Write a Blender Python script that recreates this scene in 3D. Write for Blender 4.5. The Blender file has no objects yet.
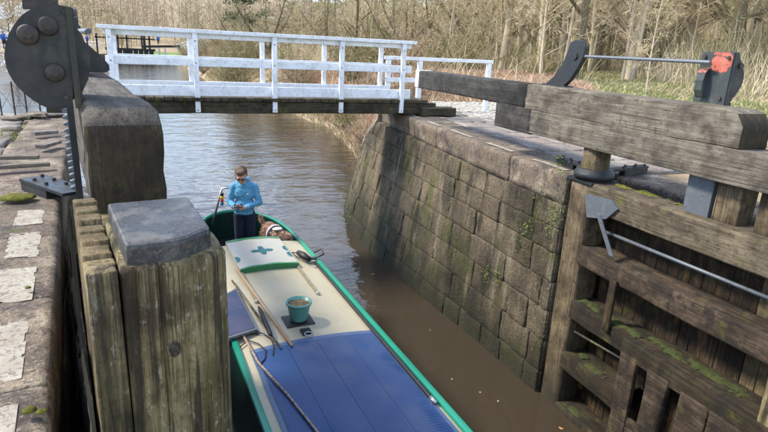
import bpy, bmesh, math, random
from math import sin, cos, tan, pi, radians, sqrt, atan2, hypot
from mathutils import Vector, Matrix, noise
import numpy as np

# ------------------------------------------------------------------ camera, sky, sun, exposure
SC = bpy.context.scene
COL = SC.collection
F_PX, VP, ROLL, CAM_H = 562.0, (148.0, 36.0), radians(2.8), 4.95     # focal length in photo pixels, canal vanishing point
_u, _v = VP[0]-384, 216-VP[1]
_u2 = _u*cos(ROLL)-_v*sin(ROLL); _v2 = _u*sin(ROLL)+_v*cos(ROLL)
PITCH = atan2(_v2, F_PX); YAW = -atan2(_u2, sqrt(F_PX**2+_v2**2))
FW = Vector((sin(YAW)*cos(PITCH), cos(YAW)*cos(PITCH), -sin(PITCH)))
_rt = Vector((cos(YAW), -sin(YAW), 0)); _up = _rt.cross(FW)
CR = _rt*cos(ROLL)+_up*sin(ROLL); CU = _up*cos(ROLL)-_rt*sin(ROLL)
CAM = Vector((0, 0, CAM_H))
cd = bpy.data.cameras.new('camera'); cd.sensor_width = 36; cd.lens = F_PX/768*36
cd.clip_start = .05; cd.clip_end = 2000
co = bpy.data.objects.new('camera', cd); COL.objects.link(co)
co.matrix_world = Matrix(((CR.x, CU.x, -FW.x, CAM.x), (CR.y, CU.y, -FW.y, CAM.y), (CR.z, CU.z, -FW.z, CAM.z), (0, 0, 0, 1)))
SC.camera = co
SUN_AZ = Vector((-.87, .49, 0)).normalized(); SUN_EL = radians(46)
wd = bpy.data.worlds.new('World'); SC.world = wd; wd.use_nodes = True
_n = wd.node_tree.nodes; _l = wd.node_tree.links; _n.clear()
_sky = _n.new('ShaderNodeTexSky'); _sky.sky_type = 'NISHITA'; _sky.sun_disc = False
_sky.sun_elevation = SUN_EL; _sky.sun_rotation = atan2(SUN_AZ.x, SUN_AZ.y)
_sky.air_density = 1.0; _sky.dust_density = .1; _sky.ozone_density = 4.0
_bg = _n.new('ShaderNodeBackground'); _bg.inputs[1].default_value = .15
_out = _n.new('ShaderNodeOutputWorld'); _tc = _n.new('ShaderNodeTexCoord')
_mp = _n.new('ShaderNodeMapping'); _mp.inputs['Scale'].default_value = (1.3, 1.3, 4.0)
_nz = _n.new('ShaderNodeTexNoise'); _nz.inputs['Scale'].default_value = 1.9; _nz.inputs['Detail'].default_value = 7
_nz.inputs['Roughness'].default_value = .58
_rp = _n.new('ShaderNodeMapRange'); _rp.inputs[1].default_value = .50; _rp.inputs[2].default_value = .64
_mx = _n.new('ShaderNodeMix'); _mx.data_type = 'RGBA'; _mx.inputs[7].default_value = (8.4, 8.2, 7.9, 1)
_l.new(_tc.outputs['Generated'], _mp.inputs[0]); _l.new(_mp.outputs[0], _nz.inputs[0]); _l.new(_nz.outputs[0], _rp.inputs[0])
_l.new(_rp.outputs[0], _mx.inputs[0]); _l.new(_sky.outputs[0], _mx.inputs[6]); _l.new(_mx.outputs[2], _bg.inputs[0])
_l.new(_bg.outputs[0], _out.inputs[0])
sl = bpy.data.lights.new('sun', 'SUN'); sl.energy = 2.7; sl.angle = radians(10); sl.color = (1, .92, .78)
so = bpy.data.objects.new('sun', sl); COL.objects.link(so)
_d = Vector((SUN_AZ.x*cos(SUN_EL), SUN_AZ.y*cos(SUN_EL), sin(SUN_EL)))
so.rotation_euler = _d.to_track_quat('Z', 'Y').to_euler(); so.location = (0, 0, 40)
VS = SC.view_settings
VS.view_transform = 'Standard'; VS.look = 'None'; VS.gamma = 1; VS.exposure = 1.42; VS.use_curve_mapping = False

# ------------------------------------------------------------------ helpers
RND = random.Random(11)
def nz3(x, y, z): return noise.noise(Vector((x, y, z)))
def ray(px, py):
    return (FW*F_PX+CR*(px-384)+CU*(216-py)).normalized()
def atz(px, py, z):
    d = ray(px, py); return CAM+d*((z-CAM_H)/d.z)
def aty(px, py, y):
    d = ray(px, py); return CAM+d*(y/d.y)
def atx(px, py, x):
    d = ray(px, py); return CAM+d*(x/d.x)
def mesh(name, V, F, mat=None, smooth=False):
    me = bpy.data.meshes.new(name); me.from_pydata([tuple(v) for v in V], [], F)
    if mat: me.materials.append(mat)
    if smooth: me.polygons.foreach_set('use_smooth', [True]*len(me.polygons))
    me.validate(); me.update()
    return me
def put(name, me, parent=None, loc=None, rotz=None):
    o = bpy.data.objects.new(name, me); COL.objects.link(o)
    if parent: o.parent = parent
    if loc is not None: o.location = loc
    if rotz is not None: o.rotation_euler = (0, 0, rotz)
    return o
def obj(name, VF, mat, parent=None, smooth=False, mir=1):
    V, F = VF
    if mir < 0:
        V = [(v[0], -v[1], v[2]) for v in V]; F = [tuple(reversed(f)) for f in F]
    return put(name, mesh(name, V, F, mat, smooth), parent)
def tag(o, label, cat, group=None):
    o['label'] = label; o['category'] = cat
    if group: o['group'] = group
    return o
def thing(name, label, cat, loc=(0, 0, 0), rotz=0, group=None):
    return tag(put(name, None, None, loc, rotz), label, cat, group)
def struct(o): o['kind'] = 'structure'; return o
def stuff(o): o['kind'] = 'stuff'; return o
def join(*vfs):
    V, F = [], []
    for v, f in vfs:
        b = len(V); V += list(v); F += [tuple(i+b for i in q) for q in f]
    return V, F
def box(x0, x1, y0, y1, z0, z1):
    V = [(x, y, z) for z in (z0, z1) for y in (y0, y1) for x in (x0, x1)]
    F = [(0, 2, 3, 1), (4, 5, 7, 6), (0, 1, 5, 4), (2, 6, 7, 3), (0, 4, 6, 2), (1, 3, 7, 5)]
    return V, F
def xf(VF, M):
    return [M @ Vector(v) for v in VF[0]], VF[1]
def loft(rings, closed=True, caps=True):
    n = len(rings[0]); V = [p for r in rings for p in r]; F = []
    for i in range(len(rings)-1):
        for j in range(n if closed else n-1):
            a = i*n+j; b = i*n+(j+1) % n
            F.append((a, b, b+n, a+n))
    if caps and closed:
        F.append(tuple(range(n-1, -1, -1))); F.append(tuple(range((len(rings)-1)*n, len(rings)*n)))
    return V, F
def tube(pts, rad, n=8, caps=True):
    pts = [Vector(p) for p in pts]; rings = []
    rad = rad if isinstance(rad, (list, tuple)) else [rad]*len(pts)
    ref = None
    for i, p in enumerate(pts):
        t = (pts[min(i+1, len(pts)-1)]-pts[max(i-1, 0)]).normalized()
        if ref is None:
            ref = Vector((0, 0, 1)) if abs(t.z) < .9 else Vector((1, 0, 0))
        a = (ref-t*ref.dot(t)).normalized(); b = t.cross(a); ref = a
        rings.append([p+(a*cos(2*pi*k/n)+b*sin(2*pi*k/n))*rad[i] for k in range(n)])
    return loft(rings, True, caps)
def lathe(prof, c=(0, 0, 0), n=16):
    c = Vector(c)
    return loft([[c+Vector((r*cos(2*pi*k/n), r*sin(2*pi*k/n), z)) for k in range(n)] for r, z in prof])
def prism(poly, fn0, fn1):
    """poly of 2-d points swept between two maps (u, v) -> 3-d point"""
    return loft([[Vector(fn0(*p)) for p in poly], [Vector(fn1(*p)) for p in poly]])
def rrect(a0, a1, b0, b1, r, k=3):
    P = []
    for (ca, cb, s) in ((a1-r, b1-r, 0), (a0+r, b1-r, 1), (a0+r, b0+r, 2), (a1-r, b0+r, 3)):
        for i in range(k+1):
            t = (s+i/k)*pi/2; P.append((ca+r*cos(t), cb+r*sin(t)))
    return P
def timber(axis, l0, l1, a0, a1, b0, b1, r=.02, n=12, amp=.008, seed=0, sub=4, endtop=0, crack=0.0):
    """a sawn beam with rounded, worn edges. axis 'x': a=y b=z; 'y': a=x b=z; 'z': a=x b=y"""
    sec = rrect(a0, a1, b0, b1, r)
    pts = []
    for i in range(len(sec)):
        p, q = sec[i], sec[(i+1) % len(sec)]
        d = hypot(q[0]-p[0], q[1]-p[1]); m = max(1, int(d/max(1e-3, (max(a1-a0, b1-b0)/sub))))
        for j in range(m): pts.append((p[0]+(q[0]-p[0])*j/m, p[1]+(q[1]-p[1])*j/m))
    ca, cb = (a0+a1)/2, (b0+b1)/2
    rings = []
    ts = [0, .3*r/(l1-l0)]+[i/n for i in range(1, n)]+[1-.3*r/(l1-l0), 1]
    for k, t in enumerate(ts):
        l = l0+(l1-l0)*t; ring = []
        sh = .9*r if k in (0, len(ts)-1) else 0
        for (a, b) in pts:
            d = amp*(nz3(l*2.1+seed*7.3, a*7+seed, b*7)+.6*nz3(l*.9, a*23+seed*3.1, b*23))
            if crack:
                cr = nz3(l*.5+seed, a*31, b*31+seed); d -= crack*max(0, cr-.38)*2
            va, vb = a-ca, b-cb; m = hypot(va, vb) or 1
            aa = ca+va*(1+(d-sh)/m); bb = cb+vb*(1+(d-sh)/m)
            if endtop and axis == 'x':
                e = l1-l
                if e < endtop:
                    lim = b1-endtop+sqrt(max(0, endtop**2-(endtop-e)**2))
                    bb = min(bb, lim)
            ring.append({'x': (l, aa, bb), 'y': (aa, l, bb), 'z': (aa, bb, l)}[axis])
        rings.append(ring)
    V, F = loft(rings)
    if axis in ('y',): F = [tuple(reversed(f)) for f in F]
    return V, F
def blocky(fn, depth, nrm, seed, nx=5, nz=4, edge=.006, amp=.015):
    """stone with a front face fn(a,b), worn edges, running back by depth along -nrm"""
    V = []; nrm = Vector(nrm); nx += 2; nz += 2
    la = (Vector(fn(1, .5))-Vector(fn(0, .5))).length or 1; lb = (Vector(fn(.5, 1))-Vector(fn(.5, 0))).length or 1
    ea, eb = min(.2, .013/la), min(.2, .013/lb)
    pa = [0]+[ea+(1-2*ea)*i/(nx-2) for i in range(nx-1)]+[1]; pb = [0]+[eb+(1-2*eb)*i/(nz-2) for i in range(nz-1)]+[1]
    for j in range(nz+1):
        for i in range(nx+1):
            a, b = pa[i], pb[j]
            p = Vector(fn(a, b)); br = (i in (0, nx))+(j in (0, nz))
            d = amp*(nz3(p.x*3+seed, p.y*3, p.z*3)+.7*nz3(p.x*9, p.y*9+seed, p.z*9)+.5*nz3(p.x*21, p.y*21+seed, p.z*21))
            d -= edge*(0, 1, 1.8)[br]*(1+1.4*nz3(p.x*11+seed, p.y*11, p.z*11))
            V.append(p+nrm*d)
    F = []; w = nx+1
    for j in range(nz):
        for i in range(nx): F.append((j*w+i, j*w+i+1, (j+1)*w+i+1, (j+1)*w+i))
    bd = [i for i in range(w)]+[j*w+nx for j in range(1, nz+1)]+[nz*w+i for i in range(nx-1, -1, -1)]+[j*w for j in range(nz-1, 0, -1)]
    b0 = len(V); V += [Vector(V[i])-nrm*depth for i in bd]
    for k in range(len(bd)):
        k2 = (k+1) % len(bd); F.append((bd[k2], bd[k], b0+k, b0+k2))
    return V, F

# ------------------------------------------------------------------ materials
def mat(name, base, layers=(), rough=.8, bump=None, metal=0.0, rnd=0.0, spec=.4, rmix=None, bump2=None, wet=None, cracks=None):
    """layers: (colour, scale, stretch, lo, hi, amount). bump: (scale, stretch, strength, distance)"""
    m = bpy.data.materials.new(name); m.use_nodes = True
    N, L = m.node_tree.nodes, m.node_tree.links; P = N['Principled BSDF']
    P.inputs['Roughness'].default_value = rough; P.inputs['Metallic'].default_value = metal
    P.inputs['Specular IOR Level'].default_value = spec
    tc = N.new('ShaderNodeTexCoord')
    def tex(scale, stretch, detail=6, rg=.6, off=0):
        mp = N.new('ShaderNodeMapping'); mp.inputs['Scale'].default_value = stretch; mp.inputs['Location'].default_value = (off, off*.7, off*1.3)
        L.new(tc.outputs['Object'], mp.inputs[0])
        t = N.new('ShaderNodeTexNoise'); t.inputs['Scale'].default_value = scale; t.inputs['Detail'].default_value = detail
        t.inputs['Roughness'].default_value = rg; L.new(mp.outputs[0], t.inputs[0]); return t.outputs[0]
    cur = N.new('ShaderNodeRGB'); cur.outputs[0].default_value = (*base, 1); cur = cur.outputs[0]
    for k, (c, s, st, lo, hi, am) in enumerate(layers):
        f = tex(s, st, off=3.7*k+1)
        r = N.new('ShaderNodeMapRange'); r.inputs[1].default_value = lo; r.inputs[2].default_value = hi; r.inputs[4].default_value = am
        L.new(f, r.inputs[0])
        x = N.new('ShaderNodeMix'); x.data_type = 'RGBA'; x.inputs[7].default_value = (*c, 1)
        L.new(r.outputs[0], x.inputs[0]); L.new(cur, x.inputs[6]); cur = x.outputs[2]
    if cracks:
        for (s_, st, w_, am) in cracks:
            f = tex(s_, st, 2, .5, off=s_)
            a = N.new('ShaderNodeMath'); a.operation = 'SUBTRACT'; a.inputs[1].default_value = .5; L.new(f, a.inputs[0])
            b = N.new('ShaderNodeMath'); b.operation = 'ABSOLUTE'; L.new(a.outputs[0], b.inputs[0])
            r = N.new('ShaderNodeMapRange'); r.inputs[1].default_value = 0; r.inputs[2].default_value = w_; r.inputs[3].default_value = am; r.inputs[4].default_value = 0; L.new(b.outputs[0], r.inputs[0])
            mk_ = tex(3.0, (1, 1, 1), 3, .5, off=s_+4); r2 = N.new('ShaderNodeMapRange'); r2.inputs[1].default_value = .42; r2.inputs[2].default_value = .58; L.new(mk_, r2.inputs[0])
            mu = N.new('ShaderNodeMath'); mu.operation = 'MULTIPLY'; L.new(r.outputs[0], mu.inputs[0]); L.new(r2.outputs[0], mu.inputs[1])
            x = N.new('ShaderNodeMix'); x.data_type = 'RGBA'; x.inputs[7].default_value = (.018, .015, .012, 1); L.new(mu.outputs[0], x.inputs[0]); L.new(cur, x.inputs[6]); cur = x.outputs[2]
    if wet:
        sp = N.new('ShaderNodeSeparateXYZ'); L.new(tc.outputs['Object'], sp.inputs[0]); f = tex(2.5, (1, 1, .4), 5, .6, off=2)
        ad = N.new('ShaderNodeMath'); ad.operation = 'MULTIPLY_ADD'; ad.inputs[1].default_value = -1.6; L.new(f, ad.inputs[0]); ad.inputs[2].default_value = .8
        a2 = N.new('ShaderNodeMath'); a2.operation = 'ADD'; L.new(sp.outputs[2], a2.inputs[0]); L.new(ad.outputs[0], a2.inputs[1])
        r = N.new('ShaderNodeMapRange'); r.inputs[1].default_value = wet[0]; r.inputs[2].default_value = wet[1]; r.inputs[4].default_value = .85; L.new(a2.outputs[0], r.inputs[0])
        x = N.new('ShaderNodeMix'); x.data_type = 'RGBA'; x.inputs[7].default_value = (*wet[2], 1); L.new(r.outputs[0], x.inputs[0]); L.new(cur, x.inputs[6]); cur = x.outputs[2]
    if rnd:
        oi = N.new('ShaderNodeObjectInfo'); r = N.new('ShaderNodeMapRange')
        r.inputs[3].default_value = 1-rnd; r.inputs[4].default_value = 1+rnd; L.new(oi.outputs['Random'], r.inputs[0])
        x = N.new('ShaderNodeVectorMath'); x.operation = 'SCALE'; L.new(cur, x.inputs[0]); L.new(r.outputs[0], x.inputs['Scale']); cur = x.outputs[0]
    L.new(cur, P.inputs['Base Color'])
    if rmix:
        f = tex(rmix[0], (1, 1, 1), off=9); r = N.new('ShaderNodeMapRange'); r.inputs[3].default_value = rmix[1]; r.inputs[4].default_value = rmix[2]
        r.inputs[1].default_value = .3; r.inputs[2].default_value = .7
        L.new(f, r.inputs[0]); L.new(r.outputs[0], P.inputs['Roughness'])
    if bump:
        f = tex(bump[0], bump[1], 8, .65, off=5); b = N.new('ShaderNodeBump'); b.inputs['Strength'].default_value = bump[2]; b.inputs['Distance'].default_value = bump[3]
        L.new(f, b.inputs['Height'])
        if bump2:
            f2 = tex(bump2[0], bump2[1], 8, .7, off=8); b2 = N.new('ShaderNodeBump'); b2.inputs['Strength'].default_value = bump2[2]; b2.inputs['Distance'].default_value = bump2[3]
            L.new(f2, b2.inputs['Height']); L.new(b.outputs[0], b2.inputs['Normal']); b = b2
        L.new(b.outputs[0], P.inputs['Normal'])
    return m
O1 = (1, 1, 1); M = {}
GX = (.12, 1, 1); GY = (1, .12, 1); GZ = (1, 1, .1)
def wood(name, base, lo, hi, g, moss=0, dark=.6, bs=.5, extra=(), wet=None, cr=.9):
    g = tuple(.45*v if v < 1 else v for v in g)
    warm = lambda c: (c[0]*1.06, c[1]*.985, c[2]*.84)
    base, lo, hi = warm(base), warm(lo), warm(hi)
    L = [(hi, 12, g, .46, .64, .55), (lo, 22, g, .50, .66, dark*.75), (hi, 48, g, .53, .63, .35), (lo, 80, g, .52, .62, dark*.6), (lo, 2.4, O1, .46, .62, .7), (hi, 4, O1, .50, .66, .45), (lo, 9, O1, .55, .63, .5), (lo, 150, g, .54, .62, .4), (lo, 38, O1, .56, .62, .4)]
    if moss: L.append(((.12, .12, .025), 4, O1, .60-moss*.1, .74, .75))
    g2 = tuple(.35*v if v < 1 else v for v in g)
    return mat(name, base, L+list(extra), .85, (70, g, min(1, bs*1.3), .02), spec=.25, bump2=(18, g, bs*.7, .03), wet=wet, cracks=[(7, g2, .014, cr), (16, g2, .018, cr*.8)])
M['beam'] = wood('weathered beam', (.14, .127, .114), (.04, .035, .032), (.265, .248, .225), GX)
M['beam_dark'] = wood('stained beam', (.04, .04, .042), (.016, .016, .017), (.095, .095, .098), GX, bs=.35)
M['beam_end'] = wood('mossy beam end', (.042, .035, .024), (.014, .012, .010), (.085, .072, .048), (.5, 1, .25), moss=.4)
M['beam_left'] = wood('grey left beam', (.085, .078, .072), (.03, .026, .024), (.17, .162, .155), GX)
M['post'] = wood('post oak', (.30, .255, .155), (.05, .04, .024), (.47, .42, .28), (1, 1, .07), moss=0, dark=.85, bs=1.0,
                 extra=[((.13, .125, .04), 2.2, (1, 1, .3), .48, .68, .6), ((.50, .48, .40), 34, (1, 1, .5), .60, .66, .55), ((.022, .018, .013), 7, (1, 1, .04), .54, .62, .85), ((.03, .024, .017), 20, (1, 1, .03), .55, .60, .8), ((.15, .09, .05), 3, (1, 1, .3), .55, .68, .5)])
M['plank'] = wood('shaded wet plank', (.055, .040, .027), (.012, .009, .007), (.14, .105, .066), GZ, moss=.3, dark=.85, bs=.8,  # wet boards, darkened further for the shade on the lower gate
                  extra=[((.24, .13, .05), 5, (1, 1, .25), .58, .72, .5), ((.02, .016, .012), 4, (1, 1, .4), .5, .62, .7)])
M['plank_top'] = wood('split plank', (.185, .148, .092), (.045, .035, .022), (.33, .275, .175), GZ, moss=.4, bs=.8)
M['rail'] = wood('gate rail', (.062, .045, .034), (.017, .014, .012), (.155, .12, .095), GX, moss=.15, dark=.8, bs=.9,  # base colour darkened for the shadow lying on the gate
                 extra=[((.022, .018, .016), 5, (.8, 1, 1), .53, .59, .8), ((.02, .017, .014), 6, (1, 1, .2), .54, .66, .7)])
M['rail_low'] = wood('shaded slimy rail', (.032, .025, .017), (.010, .008, .007), (.085, .068, .046), GX, moss=.5, dark=.75, bs=1,  # slime and moss, plus shade low on the gate put into the colour
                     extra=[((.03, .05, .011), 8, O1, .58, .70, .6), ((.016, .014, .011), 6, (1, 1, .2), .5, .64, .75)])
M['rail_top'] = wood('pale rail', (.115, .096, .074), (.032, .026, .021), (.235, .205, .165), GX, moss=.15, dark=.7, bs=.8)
M['heel'] = wood('heel post', (.125, .098, .068), (.03, .024, .018), (.26, .215, .155), GZ, moss=.2, dark=.8, wet=(1.3, .0, (.03, .028, .018)))
M['knot'] = mat('oak knot', (.035, .026, .017), [((.09, .07, .045), 60, (1, 1, .6), .48, .6, .8), ((.012, .01, .008), 30, O1, .5, .6, .8)], .8, (60, O1, .8, .01))
M['moss'] = mat('moss', (.12, .13, .012), [((.24, .215, .02), 22, O1, .45, .65, .9), ((.05, .07, .012), 12, O1, .55, .7, .8)], .95, (70, O1, 1, .03))
M['steel_dark'] = mat('black gear paint', (.016, .018, .021), [((.05, .055, .035), 6, (1, 1, .3), .55, .72, .7), ((.008, .009, .01), 9, O1, .5, .7, .7), ((.06, .07, .10), 3, O1, .58, .8, .35)],
                      .5, (30, O1, .25, .01), spec=.45, rmix=(8, .35, .7))
M['steel_moss'] = mat('mossy gear plate', (.03, .032, .026), [((.10, .10, .035), 8, (1, 1, .15), .48, .66, .9), ((.02, .02, .02), 14, O1, .55, .7, .6)], .65, (30, O1, .4, .01))
M['bolt'] = mat('bolt head', (.03, .026, .024), [((.09, .06, .05), 12, O1, .5, .7, .6)], .55, (40, O1, .5, .01))
M['cap'] = mat('weathered metal cap', (.045, .047, .05), [((.026, .027, .029), 4, O1, .44, .60, .85), ((.115, .11, .10), 8, O1, .52, .64, .7), ((.03, .03, .03), 26, O1, .56, .62, .6), ((.15, .145, .135), 60, O1, .57, .63, .5), ((.13, .08, .05), 12, O1, .60, .68, .5)], .5, (30, O1, .3, .01), spec=.28, rmix=(6, .35, .6), bump2=(5, O1, .15, .03))
M['steel'] = mat('grey steel', (.12, .135, .155), [((.2, .21, .22), 9, O1, .5, .7, .6), ((.10, .06, .04), 16, O1, .6, .72, .6)], .5, (40, O1, .3, .01), metal=.35)
M['red'] = mat('flaking red paint', (.43, .10, .065), [((.50, .17, .12), 8, O1, .45, .62, .7), ((.03, .033, .03), 22, O1, .58, .61, .9), ((.25, .06, .04), 40, O1, .54, .6, .6)], .6, (30, O1, .3, .01))
M['plate_gr'] = mat('gear face plate', (.036, .044, .046), [((.085, .10, .065), 7, (1, 1, .4), .5, .7, .8), ((.10, .12, .14), 13, O1, .6, .74, .5)], .55, (30, O1, .3, .01))
M['white'] = mat('white bridge paint', (.78, .80, .84), [((.58, .59, .57), 4, O1, .46, .64, .6), ((.36, .37, .31), 13, O1, .56, .66, .5), ((.14, .13, .10), 40, O1, .62, .67, .65), ((.30, .33, .22), 3, O1, .60, .70, .35)], .5, (18, (1, 1, 1), .2, .01), rnd=.04)
M['white_tip'] = mat('white tip paint', (.78, .78, .77), [((.4, .38, .34), 10, O1, .6, .72, .5)], .6)
M['deck'] = wood('deck plank', (.07, .058, .045), (.02, .018, .015), (.14, .12, .09), GY, moss=.8, bs=.7)
M['girder'] = wood('bridge girder', (.05, .045, .035), (.018, .016, .013), (.10, .09, .065), GX, moss=.4, bs=.6)
STN = [((0.192, 0.152, 0.097), 1.3, O1, .44, .62, .7), ((0.037, 0.031, 0.021), 1.1, (1, 1, .6), .44, .60, .85), ((0.273, 0.237, 0.161), 3.2, (1.4, 1.4, .07), .56, .68, .65),
       ((0.016, 0.014, 0.011), 3.4, (1.5, 1.5, .08), .53, .66, .85), ((0.088, 0.057, 0.039), 3.5, O1, .55, .7, .45), ((0.067, 0.073, 0.015), 1.7, (1, 1, .6), .52, .64, .75), ((0.014, 0.013, 0.010), 16, O1, .57, .70, .7),
       ((0.244, 0.219, 0.164), 28, O1, .58, .66, .45), ((0.013, 0.011, 0.008), 45, O1, .54, .60, .55), ((0.221, 0.198, 0.144), 95, O1, .56, .62, .4), ((0.011, 0.009, 0.007), 1.9, (1.3, 1.3, .5), .57, .63, .65), ((0.026, 0.021, 0.015), .55, O1, .50, .62, .6)]
M['stone'] = mat('lock wall stone', (.128, .097, .063), STN, .9, (22, O1, 1, .035), rnd=.2, wet=(1.15, .25, (.02, .021, .012)), spec=.25, bump2=(90, O1, .5, .01))
M['coping'] = mat('coping stone', (.165, .128, .092), [((.34, .28, .205), 2.5, O1, .50, .64, .8), ((.055, .042, .038), 3.0, O1, .48, .64, .85), ((.20, .135, .11), 1.7, O1, .5, .7, .5), ((.025, .02, .018), 7, (1, 1, .5), .58, .7, .7),
                  ((.09, .10, .025), 4, O1, .60, .68, .7), ((.42, .38, .32), 40, O1, .57, .63, .45), ((.03, .024, .02), 55, O1, .54, .60, .6), ((.04, .033, .03), 14, O1, .56, .62, .6)], .85, (18, O1, .7, .025), rnd=.15, spec=.3, bump2=(80, O1, .5, .01))
M['slab'] = mat('paving slab', (.20, .175, .15), [((.30, .27, .235), 2.0, O1, .46, .66, .8), ((.10, .075, .065), 3.2, (1, .5, 1), .52, .68, .75), ((.26, .19, .165), 1.1, O1, .5, .65, .6), ((.10, .11, .035), 6, O1, .62, .73, .75), ((.06, .052, .046), 30, O1, .54, .61, .55), ((.42, .38, .34), 60, O1, .57, .63, .4)],
                .85, (16, (1, .6, 1), .8, .03), rnd=.16, bump2=(70, O1, .5, .01))
M['sett'] = mat('stone setts', (.36, .335, .29), [((.48, .45, .40), 6, O1, .45, .65, .7), ((.17, .17, .08), 9, O1, .58, .7, .7)], .85, (25, O1, .6, .02))
M['mark'] = mat('worn white marking', (.33, .305, .25), [((.27, .23, .185), 5, O1, .45, .62, .75), ((.16, .125, .10), 20, O1, .54, .62, .85), ((.12, .09, .07), 60, O1, .54, .60, .7)], .8, (40, O1, .4, .008))
M['mortar'] = mat('dark joint backing', (.035, .03, .025), [((.07, .06, .045), 9, O1, .5, .7, .6)], .95)
M['ground'] = mat('ground', (.33, .25, .155), [((.38, .30, .18), 1.2, O1, .42, .6, .8), ((.10, .13, .035), .35, O1, .54, .64, .75), ((.25, .15, .085), .5, O1, .5, .66, .6), ((.09, .065, .04), 4, O1, .56, .7, .7), ((.38, .32, .19), 11, O1, .58, .7, .6)], .95, (6, O1, .9, .12))
M['straw'] = mat('dry grass', (.46, .37, .22), [((.33, .25, .14), 1.1, O1, .45, .62, .8), ((.54, .46, .30), 2.3, O1, .5, .64, .6)], rough=.8)
M['grass'] = mat('green grass', (.20, .27, .07), [((.34, .33, .14), .9, O1, .46, .62, .7)], rough=.7)
M['bracken'] = mat('dead bracken', (.46, .30, .20), [((.56, .42, .29), .8, O1, .42, .62, .85)], .9)
M['twig'] = mat('bare twigs', (.55, .44, .28), [((.60, .50, .36), .25, O1, .42, .6, .8), ((.30, .29, .115), .18, O1, .44, .58, .85)], .85)
M['twig_far'] = mat('far twigs', (.50, .405, .28), [((.60, .50, .38), .06, O1, .42, .6, .8), ((.29, .28, .12), .05, O1, .46, .57, .85), ((.42, .32, .26), .09, O1, .52, .62, .7)], .9)
M['bark'] = mat('pale bark', (.47, .385, .25), [((.56, .49, .37), 3, (1, 1, .3), .45, .65, .7), ((.17, .16, .07), 2, (1, 1, .4), .5, .68, .8), ((.09, .07, .05), 9, (1, 1, .3), .55, .7, .6)], .9, (14, (1, 1, .3), .8, .04), rnd=.25)
M['bark_dark'] = mat('dark mossy bark', (.13, .105, .065), [((.19, .18, .07), 2.4, (1, 1, .4), .48, .66, .8), ((.05, .042, .03), 8, (1, 1, .3), .52, .7, .7)], .9, (14, (1, 1, .3), .9, .04), rnd=.2)
M['sapling'] = mat('sapling bark', (.47, .38, .27), [((.58, .5, .39), 4, (1, 1, .3), .45, .65, .6), ((.25, .2, .13), 8, (1, 1, .4), .56, .7, .6)], .85, rnd=.15)
M['ever'] = mat('evergreen needles', (.055, .085, .035), [((.10, .13, .05), .6, O1, .45, .65, .8)], .8)

# ------------------------------------------------------------------ terrain
ER = [(-30, 5.95), (5.98, 5.95), (6.0, 5.4), (9, 5.6), (12, 5.85), (13.4, 6.0), (14.6, 6.1), (16.7, 6.7), (20, 7.6), (26, 8.9), (33, 9.9), (38.5, 9.5), (72, 6.3), (110, 5.5), (124, 4.5), (400, 4.5)]
EL = [(-30, .32), (1.7, .32), (1.72, -.58), (6.1, -.93), (6.15, -.93), (12.4, -1.55), (12.5, -40), (60, -30), (110, -24), (400, -24)]
def lerp_tab(T, y):
    if y <= T[0][0]: return T[0][1]
    for (a, b), (c, d) in zip(T, T[1:]):
        if y <= c: return b+(d-b)*(y-a)/(c-a)
    return T[-1][1]
def sst(x, a, b):
    t = min(1, max(0, (x-a)/(b-a))); return t*t*(3-2*t)
def ground(x, y):
    er, el = lerp_tab(ER, y), lerp_tab(EL, y)
    n = .12*nz3(x*.23, y*.23, 1)+.06*nz3(x*.8, y*.8, 4)
    far = sst(y, 123.5, 131)
    if y < 123.5 and el < x < er: base = -1.3
    elif x >= er or y >= 123.5:
        d = max(0, x-er)
        if y < 13.9: z = 3.34+.0*d
        else:
            k = sst(y, 13.9, 17)
            z = (1-k)*3.34*sst(d, 0, .3)+k*(min(1, d/5.5)**.8*3.6-.05)
            if y < 15.5 and d > .5: z = max(z, 3.34*(1-sst(y, 13.9, 19)*sst(6-d, 0, 4)))
        rise = .055*max(0, d-4.5)-.02*max(0, d-24)
        hill = .16*max(0, d-48)+.0
        z = z+rise*sst(d, 3.5, 9)+hill+n*sst(d, 2.4, 6)
        fz = 1.3+.055*max(0, y-131)+.06*max(0, y-158)+n*2+max(0, x)*.01
        base = z*(1-far)+fz*far if y >= 123.5 else z
        if y >= 123.5 and x < er: base = fz*far+(-1.3)*(1-far)
    else:
        d = el-x
        base = 3.34 if y < 12.45 else (min(1, d/6)*2.2-.1+n+.12*max(0, d-10))
        if y < 12.45: base += 0
    return base
def hit(px, py, dmax=260):
    d = ray(px, py); t = 6.0
    while t < dmax:
        p = CAM+d*t
        if p.z < ground(p.x, p.y): return p
        t += .15+t*.004
    return CAM+d*dmax
xs = sorted(set([-150, -120, -95, -75]+[-60+3*i for i in range(17)]+[-10+i for i in range(7)]+[round(-3.2+.16*i, 3) for i in range(24)]+[1.0+.7*i for i in range(5)]
                + [round(4.6+.14*i, 3) for i in range(27)]+[8.6+.55*i for i in range(40)]+[31+2*i for i in range(20)]+[72+6*i for i in range(25)]))
ys = sorted(set([-30, -20, -10, -5, -2]+[round(-1+.4*i, 3) for i in range(50)]+[1.70, 1.73, 5.975, 6.005, 12.44, 12.47]+[19.5+.8*i for i in range(40)]+[52+2.2*i for i in range(50)]+[163+9*i for i in range(30)]))
V = [(x, y, ground(x, y)) for y in ys for x in xs]; W = len(xs)
Fg = [(j*W+i, j*W+i+1, (j+1)*W+i+1, (j+1)*W+i) for j in range(len(ys)-1) for i in range(W-1)]
struct(obj('ground', (V, Fg), M['ground'], smooth=True))

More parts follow.
